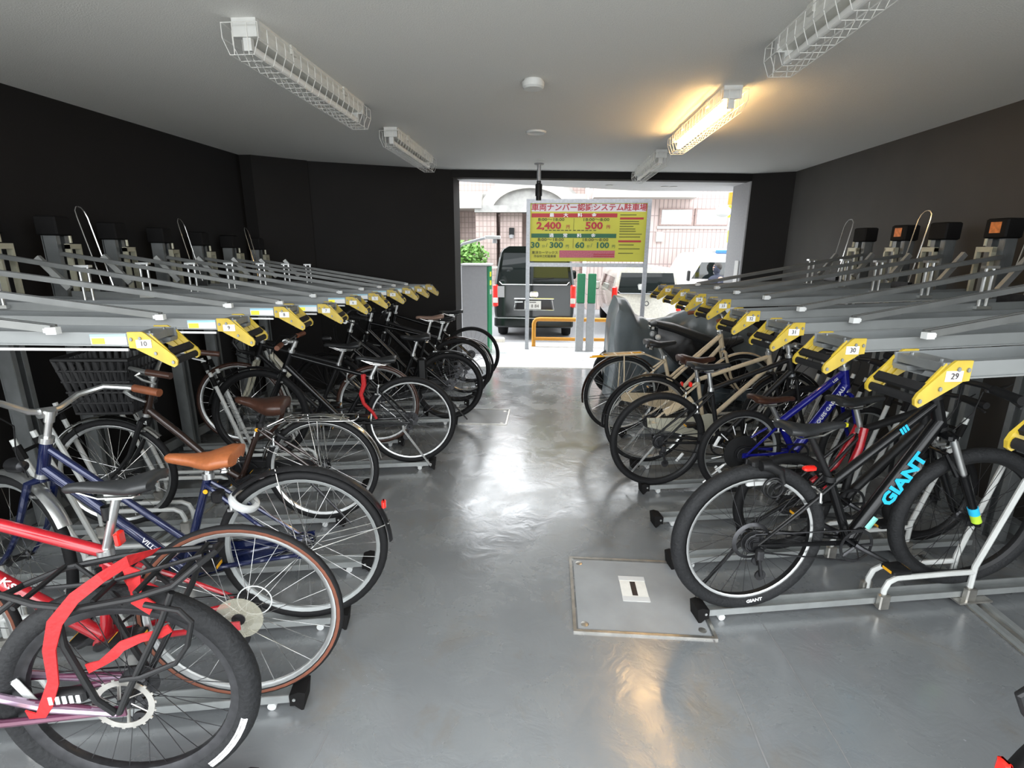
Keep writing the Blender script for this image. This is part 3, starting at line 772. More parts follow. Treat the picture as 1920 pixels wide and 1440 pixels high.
    m = MB(); top = two((sd[0], sd[1]-.055)); m.cyl(pb-(top-pb)*.1, top, .0135, 10); m.box(top+V((0, 0, .008)), (.05, .03, .02)); m.lathe(pb, [(rt*.9, -.012), (rt*1.3, -.012), (rt*1.3, .012), (rt*.9, .012)], 'z', 14)
    put('seatpost', m, g('postm', 'silver'))
    so = obj('saddle', wmesh(('sad', g('sadk', 'sport'), g('sadm', 'saddle_black')), lambda: saddle_mesh(g('sadk', 'sport'), g('sadm', 'saddle_black'))), t, mat4=T(sd[0], 0, sd[1]) @ Matrix.Rotation(radians(-g('sadtilt', 0)), 4, 'Y'))
    rl = MB()
    for q in (-1, 1): rl.tube([(-.10, q*.045, -.03), (-.06, q*.024, -.048), (.04, q*.020, -.046), (.115, q*.008, -.02)], .0038, 6)
    if g('sadk') in ('spring', 'city'):
        for q in (-1, 1):
            rl.lathe((-.085, q*.045, 0), [(.016, -.030), (.019, -.036), (.016, -.042), (.019, -.048), (.016, -.054), (.019, -.060), (.014, -.064), (.001, -.064)], 'z', 12)
    obj('saddle_rails', rl.mesh('saddle_rails', 'chrome'), so)
    # drivetrain on the -y side
    cr = MB(); R = g('ring', .085); c = two(bb)
    cr.lathe(c, [(R-.012, -.052), (R, -.052), (R, -.049), (R-.012, -.049)], 'y', 36, closed=True)
    for i in range(5):
        a = 2*pi*i/5; cr.tube([c+V((.012*cos(a), -.051, .012*sin(a))), c+V((R*.92*cos(a), -.050, R*.92*sin(a)))], .007, 6, flat=.4)
    ca = radians(g('crank', -30)); 
    for q, s_ in ((-1, 1), (1, -1)):
        d = V((cos(ca)*s_, 0, sin(ca)*s_)); cr.tube([c+V((0, q*.045, 0)), c+V((0, q*.060, 0))+d*.02, c+V((0, q*.068, 0))+d*.17], [.015, .013, .010], 8)
    co = put('crankset', cr, g('crankm', 'steel_dark'))
    for q, s_ in ((-1, 1), (1, -1)):
        d = V((cos(ca)*s_, 0, sin(ca)*s_))*.17; pm = MB(); q0 = c+d+V((0, q*.115, 0)); pm.rbox(q0, (.085, .075, .022), .005); pm.cyl(c+d+V((0, q*.065, 0)), q0, .006, 8)
        po = obj('pedal', pm.mesh('pedal', 'black_satin'), t)
        [obj('pedal_reflector', MB().box(q0+V((e*.0435, 0, 0)), (.003, .045, .012)).mesh('pedal_reflector', 'amber'), po) for e in (-1, 1)]
    ch = MB(); Rc = .040 if g('cass', True) else .03
    y = -.048
    up = [V((.0, y, r+Rc)), c+V((0, y, R))]; lo = [c+V((0, y, -R)), V((0, y, r-Rc))]
    front_arc = [c+V((R*sin(a), y, R*cos(a))) for a in [pi*i/8 for i in range(9)]]
    back_arc = [V((-Rc*sin(a), y, r-Rc*cos(a))) for a in [pi*i/6 for i in range(7)]]
    ch.tube(front_arc+back_arc, .0042, 6, closed=True)
    put('chain', ch, 'steel_dark')
    if g('guard'):
        m = MB(); pts = [(c.x+(R+.02)*sin(a), c.z+(R+.02)*cos(a)) for a in [pi*i/10*.9 for i in range(11)]]
        poly = [(-.03, r+.035), (c.x*.6, c.z+R*.9), (c.x, c.z+R+.02)] + pts[1:] + [(-.02, r-.035)]
        m.plate(poly, -.066, -.058); put('chain_guard', m, S['guard'])
    if g('der', False):
        m = MB(); m.rbox((.012, -.075, r-.035), (.03, .03, .05), .006); m.tube([(.012, -.075, r-.06), (.035, -.065, r-.15)], .008, 6)
        for a, b in ((.014, r-.075), (.035, r-.15)): m.lathe((a, -.058, b), [(.006, -.004), (.024, -.004), (.024, .004), (.006, .004)], 'y', 16, closed=True)
        put('rear_derailleur', m, 'steel_dark')
    # extras
    if g('stand', True):
        m = MB(); m.tube([(.05, .07, r-.02), (.045, .085, r-.05), (-.16, .105, r-.19 if g('stand') != 'down' else .02)], [.009, .009, .007], 8); put('kickstand', m, g('standm', 'silver'))
    if g('rfend'):
        a0, a1, fm_ = S['rfend']; fender(t, 'rear_fender', 0, r, r+.012, a0, a1, max(.045, tw*2.6), fm_, stays=g('rstays'), staym=g('staym', 'chrome'))
    if g('ffend'):
        a0, a1, fm_ = S['ffend']; fender(t, 'front_fender', fh[0], fh[1], rf+.012, a0, a1, max(.045, tw*2.6), fm_, M=M, stays=g('fstays'), staym=g('staym', 'chrome'))
    if g('tail'):
        tx, tz = S['tail']; m = MB(); m.rbox((tx, 0, tz), (.018, .03, .038), .006); put('tail_reflector', m, 'red_lens')
    if g('rack'):
        k = S['rack']; m = MB(); z, x0, x1 = k['z'], k['x0'], k['x1']; w = k.get('w', .055); dz = k.get('dz', 0); q_ = k.get('r', .0045)
        zz = lambda x: z+dz*(x0-x)/(x0-x1)
        m.tube([(x0, -w, zz(x0)), (x1+.03, -w, zz(x1+.03)), (x1+.008, -w*.75, zz(x1)), (x1, 0, zz(x1)), (x1+.008, w*.75, zz(x1)), (x1+.03, w, zz(x1+.03)), (x0, w, zz(x0)), (x0+.02, 0, zz(x0))], q_, 7, closed=True)
        m.tube([(x0, -w*.4, zz(x0)), (x1+.07, -w*.4, zz(x1+.07)), (x1+.05, 0, zz(x1+.05)), (x1+.07, w*.4, zz(x1+.07)), (x0, w*.4, zz(x0))], q_*.9, 7)
        for i in range(k.get('bars', 3)):
            xx = x0+(x1-x0)*(i+.6)/(k.get('bars', 3)+.4); m.cyl((xx, -w, zz(xx)), (xx, w, zz(xx)), q_*.8, 6)
        for q in (-1, 1):
            for xs in k.get('legs', (.35,)):
                xx = x0+(x1-x0)*xs; m.tube([(xx, q*w, zz(xx)), (xx*.55, q*(w+.012), (zz(xx)+r)/2), (-.012, q*.068, r+.01)], q_, 7)
            m.tube([(x0, q*w*.8, zz(x0)), two(sst)+V((-.01, q*.02, -.01))], q_, 7)
        put('rear_rack', m, k['m'])
    if g('basket'):
        k = S['basket']; x0, x1, z0, z1 = k; bmesh_ = MB()
        def ring(h, shr): return [(x0+shr, -.15+shr, h), (x1-shr, -.15+shr, h), (x1-shr, .15-shr, h), (x0+shr, .15-shr, h)]
        for i in range(6):
            hh = z0+(z1-z0)*i/5; sh = .04*(1-i/5); rg = ring(hh, sh)
            bmesh_.tube(rg, .010 if i in (0, 5) else .008, 6, closed=True)
        lo_, hi_ = ring(z0, .04), ring(z1, 0)
        for e in range(4):
            a0, a1, b0, b1 = V(lo_[e]), V(lo_[(e+1) % 4]), V(hi_[e]), V(hi_[(e+1) % 4])
            for i in range(9):
                u = i/9; v = (i+1.0)/9
                bmesh_.tube([a0.lerp(a1, u), b0.lerp(b1, v)], .0085, 5, flat=.4); bmesh_.tube([a0.lerp(a1, v), b0.lerp(b1, u)], .0085, 5, flat=.4)
        bmesh_.box(((x0+x1)/2, 0, z0), (x1-x0-.08, .22, .008))
        put('basket', bmesh_, 'black_satin', front=True)
    if g('lamp'):
        lx, lz = S['lamp']; m = MB(); m.lathe((lx, 0, lz), [(.001, .05), (.026, .05), (.03, .04), (.022, -.02), (.001, -.03)], 'x', 14); put('head_lamp', m, 'steel_dark', front=True)
    if g('bottle'):
        a = two(lerp(k2, bb, .42))+V((0, 0, .045)); b = two(lerp(k2, bb, .75))+V((0, 0, .045)); put('bottle', MB().tube([a, a.lerp(b, .12), a.lerp(b, .2), b], [.018, .022, .033, .033], 12), 'white_plastic')
    for kk in g('texts', ()):
        body, size, mm, p0, p1, off, sd_, sx = kk[:8]
        a, b = two(p0), two(p1); d = b-a
        X = d.normalized(); N = V((0, sd_, 0)); Yv = N.cross(X)
        mid = (a+b)/2+V((0, sd_*off, 0))
        MM = Matrix((X, Yv, N)).transposed().to_4x4(); MM.translation = mid
        text(body, size, mm, 'lettering', t, MM, sx=sx, ext=.0006, bold=kk[1]*(kk[8] if len(kk) > 8 else .015))
    return t

# ---- left row (front wheels to the left wall)
B1 = bike('large fat-tyred purple bike with black rear rack and red strap, nearest left', 'left', -.86, 1.13, -.27, dict(
    r=.338, tw=.031, frame='purple', style='loop', bb=(.46, .29), st=(.43, .50), ht=(.98, .80), hb=(1.01, .66), fh=(1.10, .338), stem=(.96, .96), sad=(.52, .86), sadk='city',
    rt=.019, rim='steel_dark', rimd=.03, spoke='steel_dark', disc=True, bar='flat', tire='tire_grey', nsp=32, der=True, stand=False, ssk=.55), lift=.07)
m = MB(); m.lathe((0, 0, .338), [(.300, .0300), (.310, .0312), (.318, .0296), (.317, .0286), (.309, .030), (.301, .0290)], 'y', 60, closed=True)
m.f = [q for q in m.f if all(198 < (math.degrees(atan2(m.v[i][2]-.338, m.v[i][0])) % 360) < 238 for i in q)]; m.build('tire_label', 'ink_white', B1)
m = MB()
m.tube([(.20, .060, .71), (.12, .078, .69), (.03, .08, .672), (-.10, .08, .690), (-.20, .078, .718), (-.26, .065, .765), (-.285, .03, .775), (-.275, -.03, .762), (-.24, -.065, .735), (-.12, -.075, .725), (0, -.075, .715), (.15, -.075, .69), (.25, -.06, .655), (.27, 0, .66), (.25, .04, .685)], .0085, 8, closed=True)
for a, z in ((.15, .69), (-.03, .695), (-.13, .712), (-.22, .735)): m.cyl((a, -.073, z+.006), (a+.02, .078, z-.008), .007, 7)
m.tube([(.18, .0, .68), (.0, .005, .69), (-.24, .0, .75)], .006, 7); m.tube([(-.04, -.07, .715), (-.13, 0, .69), (-.20, .074, .71)], .006, 7); m.tube([(.12, -.07, .70), (.0, .0, .665), (-.08, .076, .67)], .006, 7)
for q in (-1, 1):
    m.tube([(-.195, q*.078, .70), (-.16, q*.082, .62), (-.05, q*.085, .42), (-.01, q*.075, .345)], .0085, 8)
    m.tube([(.075, q*.078, .68), (.075, q*.082, .57), (.03, q*.085, .40), (.0, q*.075, .345)], .0085, 8)
m.tube([(.22, .0, .66), (.30, .0, .60), (.385, .0, .50)], .008, 8)
m.build('rear_rack', 'black_satin', B1)
m = MB(); m.tube([(-.13, .085, .675), (-.21, .09, .655), (-.235, .09, .62), (-.215, .09, .55), (-.18, .09, .50), (-.09, .09, .465), (-.04, .088, .46)], .007, 8); m.build('pannier_rail', 'black_satin', B1)
# red strap tied round the rack, hanging down past the wheel
m = MB()
def ribbon(pts, w):
    rings = []
    for i, p in enumerate(pts):
        p = V(p); a = V(pts[max(0, i-1)]); b = V(pts[min(len(pts)-1, i+1)]); tt = (b-a).normalized(); n = tt.cross(V((0, 1, 0))); n = n.normalized() if n.length > .01 else V((1, 0, 0))
        k = w*(1+.15*sin(i*2.1)); off = V((0, .004*sin(i*1.7), 0))
        rings.append([p+n*k/2+off, p-n*k/2-off, p-n*k/2+V((0, .004, 0))-off, p+n*k/2+V((0, .004, 0))+off])
    m.loft(rings)
ribbon([(-.12, -.02, .76), (-.10, .06, .785), (-.055, .094, .765), (.013, .096, .715), (.068, .097, .650), (.095, .098, .575), (.105, .098, .48), (.135, .095, .415), (.16, .09, .375), (.20, .08, .372)], .029)
m.build('strap', 'red_cloth', B1, label='red cloth strap hanging from the rack')
m = MB(); ribbon([(-.165, .06, .585), (-.147, .07, .578), (-.10, .075, .572), (-.055, .078, .555), (-.03, .078, .53), (.0, .076, .508), (.04, .074, .492)], .024); m.build('strap', 'red_cloth', B1)
m = MB(); ribbon([(-.02, -.03, .70), (-.065, .0, .695), (-.08, .03, .655), (-.12, .04, .63)], .045); m.build('strap', 'red_cloth', B1)
m = MB(); m.rbox((.088, .085, .425), (.09, .03, .035), .006); lk = m.build('combination_lock', 'black_satin', B1)
m = MB(); [m.box((.058+.016*i, .1015, .425), (.009, .002, .022)) for i in range(5)]; m.build('lock_digits', 'ink_white', lk)['kind'] = 'stuff'
m = MB(); m.rbox((0, 0, 0), (.022, .012, .11), .005); obj('spoke_reflector', m.mesh('spoke_reflector', 'white_plastic'), B1, mat4=T(.245, .02, .375) @ Matrix.Rotation(radians(25), 4, 'Y'))
for q in (-1, 1): MB().tube([(.0, q*.064, .335), (.17, q*.052, .355), (.44, q*.024, .43)], .011, 8).build('seat_stay', 'purple_highlight', B1)  # pale colour of these tubes stands in for the highlight on the stays

B2 = bike('red road bike with brown-walled tyres and silver seatpost, second from the front, left', 'left', -.86, 1.46, -.166, dict(
    r=.338, tw=.0145, frame='red_gloss', bb=(.44, .28), st=(.385, .60), ht=(.93, .82), hb=(.955, .71), fh=(1.02, .338), stem=(.915, .90), sad=(.32, .845), ttbow=.012, rt=.019, rd=.023,
    tire='rubber', sidewall='tire_brown', rim='silver', rimd=.018, bar='drop', barm='black_satin', sadtilt=-2, dork=True, nsp=24, stand=False, der=True, gripm='black_satin',
    texts=(('KS', .040, 'ink_white', (.74, .60), (.60, .44), .025, 1, 1.1),)))
m = MB(); m.rbox((.328, .012, .655), (.018, .034, .046), .004); m.build('tail_light', 'red_lens', B2)
m = MB(); m.lathe((.355, 0, .74), [(.0145, -.022), (.0158, -.022), (.0158, .022), (.0145, .022)], 'z', 14); m.build('seatpost_band', 'black_satin', B2)
m = MB(); m.torus((-.055, .02, .40), .055, .0022, 24, 6); m.build('spoke_cable', 'white_plastic', B2)

B3 = bike('navy blue city bike with tan leather saddle and silver mudguards', 'left', -.86, 1.86, -.137, dict(
    r=.342, tw=.019, frame='blue_navy', style='mixte', bb=(.48, .27), st=(.335, .68), ht=(.885, .845), hb=(.925, .715), fh=(1.13, .342), stem=(.85, .955), sad=(.335, .775), sadk='city', sadm='tan_leather',
    rt=.0165, rd=.021, mj=.28, rim='alu', rimd=.018, bar='city', barm='silver', gripm='grip_brown', leverm='silver', reach=.02, rake=.06, rfend=(38, 178, 'steel_dark'), rstays=(78, 165), ffend=(20, 150, 'silver'),
    tail=(-.335, .52), steer=-26, guard='blue_navy', stand=False, lamp=(1.06, .73), cass=False,
    texts=(('VILLetta', .030, 'ink_white', (.62, .44), (.53, .335), .0225, 1, 1.0),)))
m = MB(); m.torus((0, 0, 0), .048, .014, 28, 8, 1.2); lk = obj('ring_lock', m.mesh('ring_lock', 'white_plastic'), B3, mat4=T(.215, .0, .56) @ Matrix.Rotation(radians(-32), 4, 'Y') @ Matrix.Rotation(radians(90), 4, 'X') )
m = MB(); m.rbox((.30, .02, .60), (.04, .05, .05), .008); ss_ = m.build('lock_holder', 'black_satin', B3)
m = MB(); m.lathe((.345, .021, .62), [(.001, .002), (.009, .002), (.009, -.002)], 'y', 12); m.build('sticker', 'amber', B3)

B4 = bike('dark brown city bike with black front basket and chrome rear rack', 'left', -.86, 2.72, -.425, dict(
    r=.315, tw=.0185, frame='brown_paint', fork='black_satin', style='loop', bb=(.45, .27), st=(.32, .59), ht=(.855, .785), hb=(.895, .66), fh=(1.10, .315), stem=(.83, .88), sad=(.285, .735), sadk='spring', sadm='brown_leather', sadtilt=4,
    rt=.016, rd=.017, rim='silver', rimd=.017, bar='city', barm='silver', gripm='brown_leather', reach=.0, rake=.06, rfend=(12, 170, 'chrome'), rstays=(80, 25), ffend=(5, 140, 'chrome'), fstays=(60,),
    rack=dict(z=.625, x0=.17, x1=-.21, w=.06, r=.0042, bars=3, legs=(.45,), m='chrome'), basket=(.86, 1.20, .70, .985), guard='black_satin', stand='down', standm='steel_dark', cass=False, postm='black_satin', leverm='silver'), lift=.058, pitch=.02)
m = MB(); m.torus((0, 0, 0), .042, .010, 24, 8, 1.2); obj('ring_lock', m.mesh('ring_lock', 'black_satin'), B4, mat4=T(.20, 0, .53) @ Matrix.Rotation(radians(-35), 4, 'Y') @ Matrix.Rotation(radians(90), 4, 'X'))
m = MB(); m.lathe((.335, .018, .565), [(.001, .003), (.010, .003), (.010, -.002)], 'y', 12); m.build('sticker', 'amber', B4)
m = MB(); m.box((.348, .018, .54), (.006, .003, .03), Matrix.Rotation(-.3, 3, 'Y')); m.build('sticker', 'ink_white', B4)

B5 = bike('black hybrid bike with red lock on its seat tube, left row', 'left', -.86, 3.54, -.155, dict(
    r=.332, tw=.021, frame='black_gloss', bb=(.475, .30), st=(.29, .645), ht=(.83, .80), hb=(.875, .675), fh=(1.045, .332), stem=(.80, .87), sad=(.25, .79), rim='black_satin', rimd=.016, spoke='steel_dark', rd=.021,
    bar='flat', gripm='grip_brown', barw=.30, der=True, stand='down', ffend=(10, 120, 'black_satin')), pitch=.07)
m = MB(); m.lathe((0, -.0, .332), [(.280, .0125), (.284, .0145), (.291, .0145), (.291, .0130)], 'y', 44); m.build('rim_stripe', 'silver', B5)
m = MB(); m.tube([(.34, .03, .67), (.33, .05, .60), (.35, .052, .53), (.33, .05, .46), (.27, .05, .40), (.24, .05, .35)], [.016, .018, .015, .013, .012, .010], 8); m.build('cable_lock', 'red_cloth', B5)
m = MB(); m.tube([(.33, .03, .66), (.345, .0, .65), (.335, -.03, .60)], .013, 8); m.build('cable_lock', 'red_cloth', B5)

B6 = bike('dark slim bike with pale grey rims and white lugs, set back behind black hybrid', 'left', -.86, 3.98, -.52, dict(
    r=.33, tw=.0165, frame='black_satin', bb=(.46, .28), st=(.30, .66), ht=(.86, .82), hb=(.90, .70), fh=(1.05, .33), stem=(.83, .90), sad=(.26, .82), rim='silver', rimd=.018, bar='drop', barm='black_satin', fork='clear_plastic', stand=False, tire='brown_leather'), pitch=.04)
m = MB(); m.tube([(.80, .018, .73), (.66, .02, .56)], .026, 10); m.build('frame_bottle', 'clear_plastic', B6)
B7 = bike('black e-bike with thick hub and kickstand beside the far hatch, left row', 'left', -.86, 4.56, -.045, dict(
    r=.318, tw=.024, frame='black_gloss', style='mixte', bb=(.46, .29), st=(.32, .62), ht=(.86, .84), hb=(.90, .70), fh=(1.06, .318), stem=(.83, .93), sad=(.28, .80), sadk='city', rim='black_satin', spoke='steel_dark', bar='city', barm='black_satin',
    rfend=(20, 160, 'black_satin'), ffend=(10, 130, 'black_satin'), guard='black_satin', stand='down', standm='steel_dark', lamp=(1.05, .78)))
m = MB(); m.rbox((.24, 0, .46), (.08, .09, .26), .015); m.build('battery', 'black_satin', B7)
B8 = bike('black diamond-frame bike with tan saddle and chrome seatpost, left row', 'left', -.86, 5.13, -.06, dict(
    r=.335, tw=.018, frame='black_gloss', bb=(.45, .28), st=(.31, .70), ht=(.86, .86), hb=(.89, .75), fh=(1.02, .335), stem=(.84, .93), sad=(.265, .90), sadm='tan_saddle', postm='chrome', rim='black_satin', spoke='steel_dark', bar='flat', der=True, stand=False,
    rfend=(70, 170, 'brown_paint'), texts=()), pitch=.0)
B9 = bike('black bike with black saddle, second from the dark front wall', 'left', -.86, 5.45, -.02, dict(
    r=.30, tw=.019, frame='black_satin', bb=(.44, .28), st=(.30, .62), ht=(.83, .82), hb=(.86, .70), fh=(1.0, .30), stem=(.80, .90), sad=(.25, .84), rim='silver', spoke='steel_dark', bar='flat', barw=.23, der=True, stand=False, rfend=(50, 150, 'brown_paint'), barm='silver'))
B10 = bike('thin-tyred black bike nearest the dark front wall', 'left', -.86, 5.92, -.04, dict(
    r=.338, tw=.018, frame='black_gloss', bb=(.45, .28), st=(.31, .64), ht=(.86, .84), hb=(.89, .73), fh=(1.02, .338), stem=(.84, .92), sad=(.22, .86), rim='black_satin', spoke='steel_dark', bar='flat', barw=.23, barm='silver', der=True, stand=False))

# ---- right row (front wheels to the right wall)
G1 = bike('black mountain bike with cyan lettering, nearest on the right', 'right', .68, 2.01, .222, dict(
    r=.347, tw=.030, frame='black_gloss', bb=(.475, .29), st=(.345, .60), cluster=(.355, .575), ht=(.775, .935), hb=(.825, .80), fh=(1.04, .347), stem=(.775, 1.0), sad=(.235, .85), sadtilt=1, rt=.020, rd=.028, susp=True, fork='black_gloss',
    tire='tire_grey', rim='black_satin', rimd=.020, spoke='steel_dark', nsp=32, bar='flat', barw=.33, der=True, stand='down', standm='black_satin', fork_decal=('cyan', 'lime'), crankm='steel_dark', ring=.078, stemm='black_satin', postm='black_satin', reach=.05, rise=.02, steer=-6,
    texts=(('GIANT', .086, 'cyan', (.575, .43), (.765, .725), .0295, -1, 1.0, .045), ('III', .042, 'cyan', (.62, .79), (.66, .82), .0215, -1, 1.3, .04), ('GIANT', .022, 'ink_white', (.0, .043), (.08, .052), .0295, -1, 1.1, .03))), pitch=.035, lift=.05)
m = MB(); m.lathe((0, 0, .347), [(.070, -.030), (.084, -.026), (.086, -.024), (.070, -.028)], 'y', 40, closed=True); m.build('spoke_protector', 'steel_dark', G1)
m = MB(); m.tube([(.535, -.0, .355), (.57, 0, .405)], .0315, 14); m.build('frame_band', 'mint', G1)
m = MB(); m.lathe((0, 0, .347), [(.274, -.0180), (.278, -.0200), (.2865, -.0200), (.2865, -.0185)], 'y', 52); m.build('rim_stripe', 'silver', G1)
m = MB(); m.tube([(.0, -.04, .70), (.03, -.04, .70), (.085, -.038, .67), (.10, -.045, .62), (.06, -.05, .60)], [.022, .024, .022, .014, .010], 10); m.torus((.055, -.052, .605), .042, .006, 24, 8); m.torus((.06, -.060, .60), .034, .004, 24, 8); m.build('cable_lock', 'black_satin', G1)
m = MB(); m.rbox((.02, -.0, .70), (.09, .05, .035), .008); m.build('lock_body', 'black_satin', G1)
m = MB(); m.rbox((.03, .012, .60), (.11, .02, .03), .006); m.build('spoke_reflector', 'white_plastic', G1)
m = MB(); m.rbox((.235, -.015, .66), (.055, .03, .024), .007); m.build('tail_light', 'red_lens', G1)

G2 = bike('small-wheeled bike with bright red seat stays behind the black mountain bike', 'right', .68, 2.43, .58, dict(
    r=.275, tw=.024, frame='black_satin', bb=(.34, .27), st=(.37, .66), ht=(.70, .78), hb=(.73, .66), fh=(.85, .275), stem=(.68, .86), sad=(.32, .835), rim='black_satin', spoke='steel_dark', bar='flat', ssk=.98, stand=False, fork='black_satin', sadtilt=3, rt=.02,
    tire='rubber'), lift=.052)
for q in (-1, 1): MB().tube([(.37, q*.02, .68), (.35, q*.035, .58), (.30, q*.045, .45), (.18, q*.05, .36)], [.020, .019, .017, .013], 10).build('stay_cover', 'red_gloss', G2)
m = MB(); m.rbox((.245, -.02, .70), (.06, .02, .025), .005); m.build('tag', 'yellow_hi', G2)
G3 = bike('small blue bike with white lettering on down tube and white spoke reflectors', 'right', .68, 2.97, .535, dict(
    r=.272, tw=.022, frame='blue_deep', fork='blue_deep', bb=(.36, .26), st=(.23, .47), cluster=(.235, .455), ht=(.61, .79), hb=(.645, .66), fh=(.80, .272), stem=(.60, .86), sad=(.17, .62), rt=.021, rd=.032, rim='alu', rimd=.012, spoke='black_satin', nsp=20, pins=True,
    bar='flat', dork=True, der=True, stand='down', reflect=(2.7, 3.9), sadm='brown_leather', ring=.07,
    texts=(('LOUIS GARNEAU', .037, 'ink_white', (.43, .39), (.635, .725), .0335, -1, 1.0), ('LGS', .022, 'ink_white', (.52, .70), (.575, .745), .0235, -1, 1.0))), lift=.12)
m = MB(); m.lathe((0, 0, .272), [(.02, -.03), (.11, -.02), (.112, -.016), (.02, -.026)], 'y', 30, closed=True); m.build('spoke_cover', 'black_satin', G3)
G4 = bike('black hybrid bike with dark frame and brown-grey saddle, right row', 'right', .68, 3.26, .075, dict(
    r=.328, tw=.021, frame='black_satin', bb=(.43, .29), st=(.345, .66), ht=(.865, .86), hb=(.90, .74), fh=(1.03, .328), stem=(.85, .93), sad=(.32, .83), rim='black_satin', spoke='steel_dark', bar='flat', der=True, stand='down', tail=(.20, .70), sadm='saddle_black', nsp=32,
    reflect=(-.7,)), pitch=.02)
G5 = bike('cream diamond-frame bike with black mudguards, right row', 'right', .68, 3.66, .075, dict(
    r=.332, tw=.018, frame='cream_paint', fork='steel_dark', bb=(.44, .28), st=(.36, .63), ht=(.89, .815), hb=(.92, .70), fh=(1.06, .332), stem=(.87, .90), sad=(.33, .80), sadm='brown_leather', sadk='city', rim='silver', bar='flat', barm='silver', rt=.0155, rd=.017,
    rfend=(30, 185, 'black_satin'), rstays=(170,), ffend=(10, 140, 'black_satin'), tail=(.24, .60), stand='down', guard='clear_plastic', staym='steel_dark'))
m = MB(); m.tube([(.10, -.06, .40), (.30, -.06, .50)], .028, 8, flat=.5); m.build('chain_case', 'cream_paint', G5)
G6 = bike('cream twin-tube step-through bike with rear rack, farthest of the right row', 'right', .68, 4.35, -.03, dict(
    r=.335, tw=.019, frame='cream_paint', style='twin', bb=(.47, .28), st=(.36, .66), ht=(.845, .865), hb=(.88, .73), fh=(1.08, .335), stem=(.83, .95), sad=(.31, .80), sadk='city', rim='alu', bar='city', barm='silver', gripm='grip_brown', rake=.07, rt=.017, rd=.017,
    rfend=(40, 190, 'brown_paint'), rstays=(185, 150), ffend=(10, 140, 'cream_paint'), rack=dict(z=.70, x0=.16, x1=-.19, w=.055, dz=-.012, r=.006, bars=2, legs=(.5,), m='cream_paint'), guard='cream_paint', stand='down', cass=False, staym='steel_dark'))
m = MB(); m.tube([(-.30, -.015, .672), (.14, -.02, .70)], .007, 6); m.tube([(-.27, .02, .675), (.16, .02, .70)], .006, 6); m.build('wooden_stick', 'amber', G6)
G0 = bike('bike in the bottom right corner showing only red tail lamp and black cable loop', 'right', .68, .90, .67, dict(
    r=.28, tw=.02, frame='black_satin', style='mixte', bb=(.40, .27), st=(.30, .62), ht=(.74, .80), hb=(.78, .67), fh=(.92, .28), stem=(.72, .90), sad=(.27, .78), sadk='city', rim='silver', bar='flat', rfend=(20, 170, 'black_satin'), stand=False, tail=(-.305, .435)))
m = MB(); m.tube([(-.09, .0, .60), (-.23, -.02, .68), (-.33, -.03, .70), (-.37, -.03, .67), (-.34, -.03, .62), (-.26, -.02, .58), (-.13, 0, .56)], .008, 8); m.build('cable_lock', 'black_satin', G0)

# ------------------------------------------------------------------ outside: ground, markings
o = struct('ground', slab([(-30, -12), (30, -12), (30, 40), (-30, 40)], -.32, -.02), 'asphalt')
ap = struct('floor_apron', slab([(-3.3, 6.95), (-1.0, 6.95), (3.05, 7.05), (7, 7.05), (7, 9.1), (-7, 9.0), (-7, 6.95)], -.019, -.002), 'concrete')
ap.data.materials.clear(); ap.data.materials.append(mat('apron_grey', (.54, .54, .54), .8, var=.15, scale=14))
struct('floor_bounce_slab', slab([(-12, -11), (12, -11), (12, .3), (3.06, .3), (3.06, -1.61), (-3.31, -1.61), (-3.31, .3), (-12, .3)], -.019, -.002), 'concrete')  # unseen pale slab added behind the viewer to bounce light onto the ceiling
for i, (pts, w) in enumerate((([(-.95, 7.62), (.35, 7.68)], .07), ([(.62, 7.72), (.80, 7.74)], .07), ([(-1.3, 8.90), (1.9, 8.96)], .12), ([(.52, 7.60), (.72, 6.9)], .06), ([(.52, 7.60), (1.6, 7.66)], .06))):
    tag(strip(pts, w, -.003, .004).build('road_marking', 'road_white'), ('short white painted line across the apron', 'small white dash beside apron line', 'wide white line in front of the parked vans', 'slanted white corner line by the covered motorcycle', 'white line running behind the covered motorcycle')[i], 'road marking', 'painted lines on the apron')
# ------------------------------------------------------------------ price board
SX0, SX1, SY, SZ0, SZ1 = -.325, 1.49, 8.42, 1.39, 2.34
sg = thing('price_board', 'tall yellow parking price board with red Japanese heading on grey posts', 'sign', ((SX0+SX1)/2, SY, 0))
SG = lambda x, z, y=0: (x-(SX0+SX1)/2, y, z)
for x in (SX0-.02, SX1+.02): MB().box(SG(x, (SZ1+.02)/2), (.06, .06, SZ1+.02)).build('post', 'sign_frame', sg)
for z in (SZ0-.02, SZ1-.01): MB().box(SG((SX0+SX1)/2, z), (SX1-SX0, .05, .06)).build('frame_rail', 'sign_frame', sg)
pn = MB().box(SG((SX0+SX1)/2, (SZ0+SZ1)/2, -.005), (SX1-SX0-.02, .02, SZ1-SZ0-.07)).build('panel', 'sign_yellow', sg)
W, HH = SX1-SX0-.06, SZ1-SZ0-.10
def onb(fx, fz, dy=0): return T(*SG(SX0+.03+W*fx, SZ1-.05-HH*fz, -.0155-dy))
def patch(fx0, fx1, fz0, fz1, m, nm, dy=0):
    a = MB().box((0, 0, 0), (W*(fx1-fx0), .001, HH*(fz1-fz0))).mesh(nm, m); return obj(nm, a, pn, mat4=onb((fx0+fx1)/2, (fz0+fz1)/2, dy))
def tx(body, fx, fz, size, m, sx=1.0, bold=.0, dy=.002): return text(body, size, m, 'lettering', pn, onb(fx, fz, dy) @ FRONT, sx=sx, bold=bold)
patch(0, 1, 0, .135, 'sign_white', 'heading_strip'); tx('車両ナンバー認識システム駐車場', .505, .068, .112, 'sign_red', 1.06, .0022)
patch(0, .755, .165, .235, 'sign_red', 'red_band'); patch(0, .755, .52, .595, 'sign_green', 'green_band')
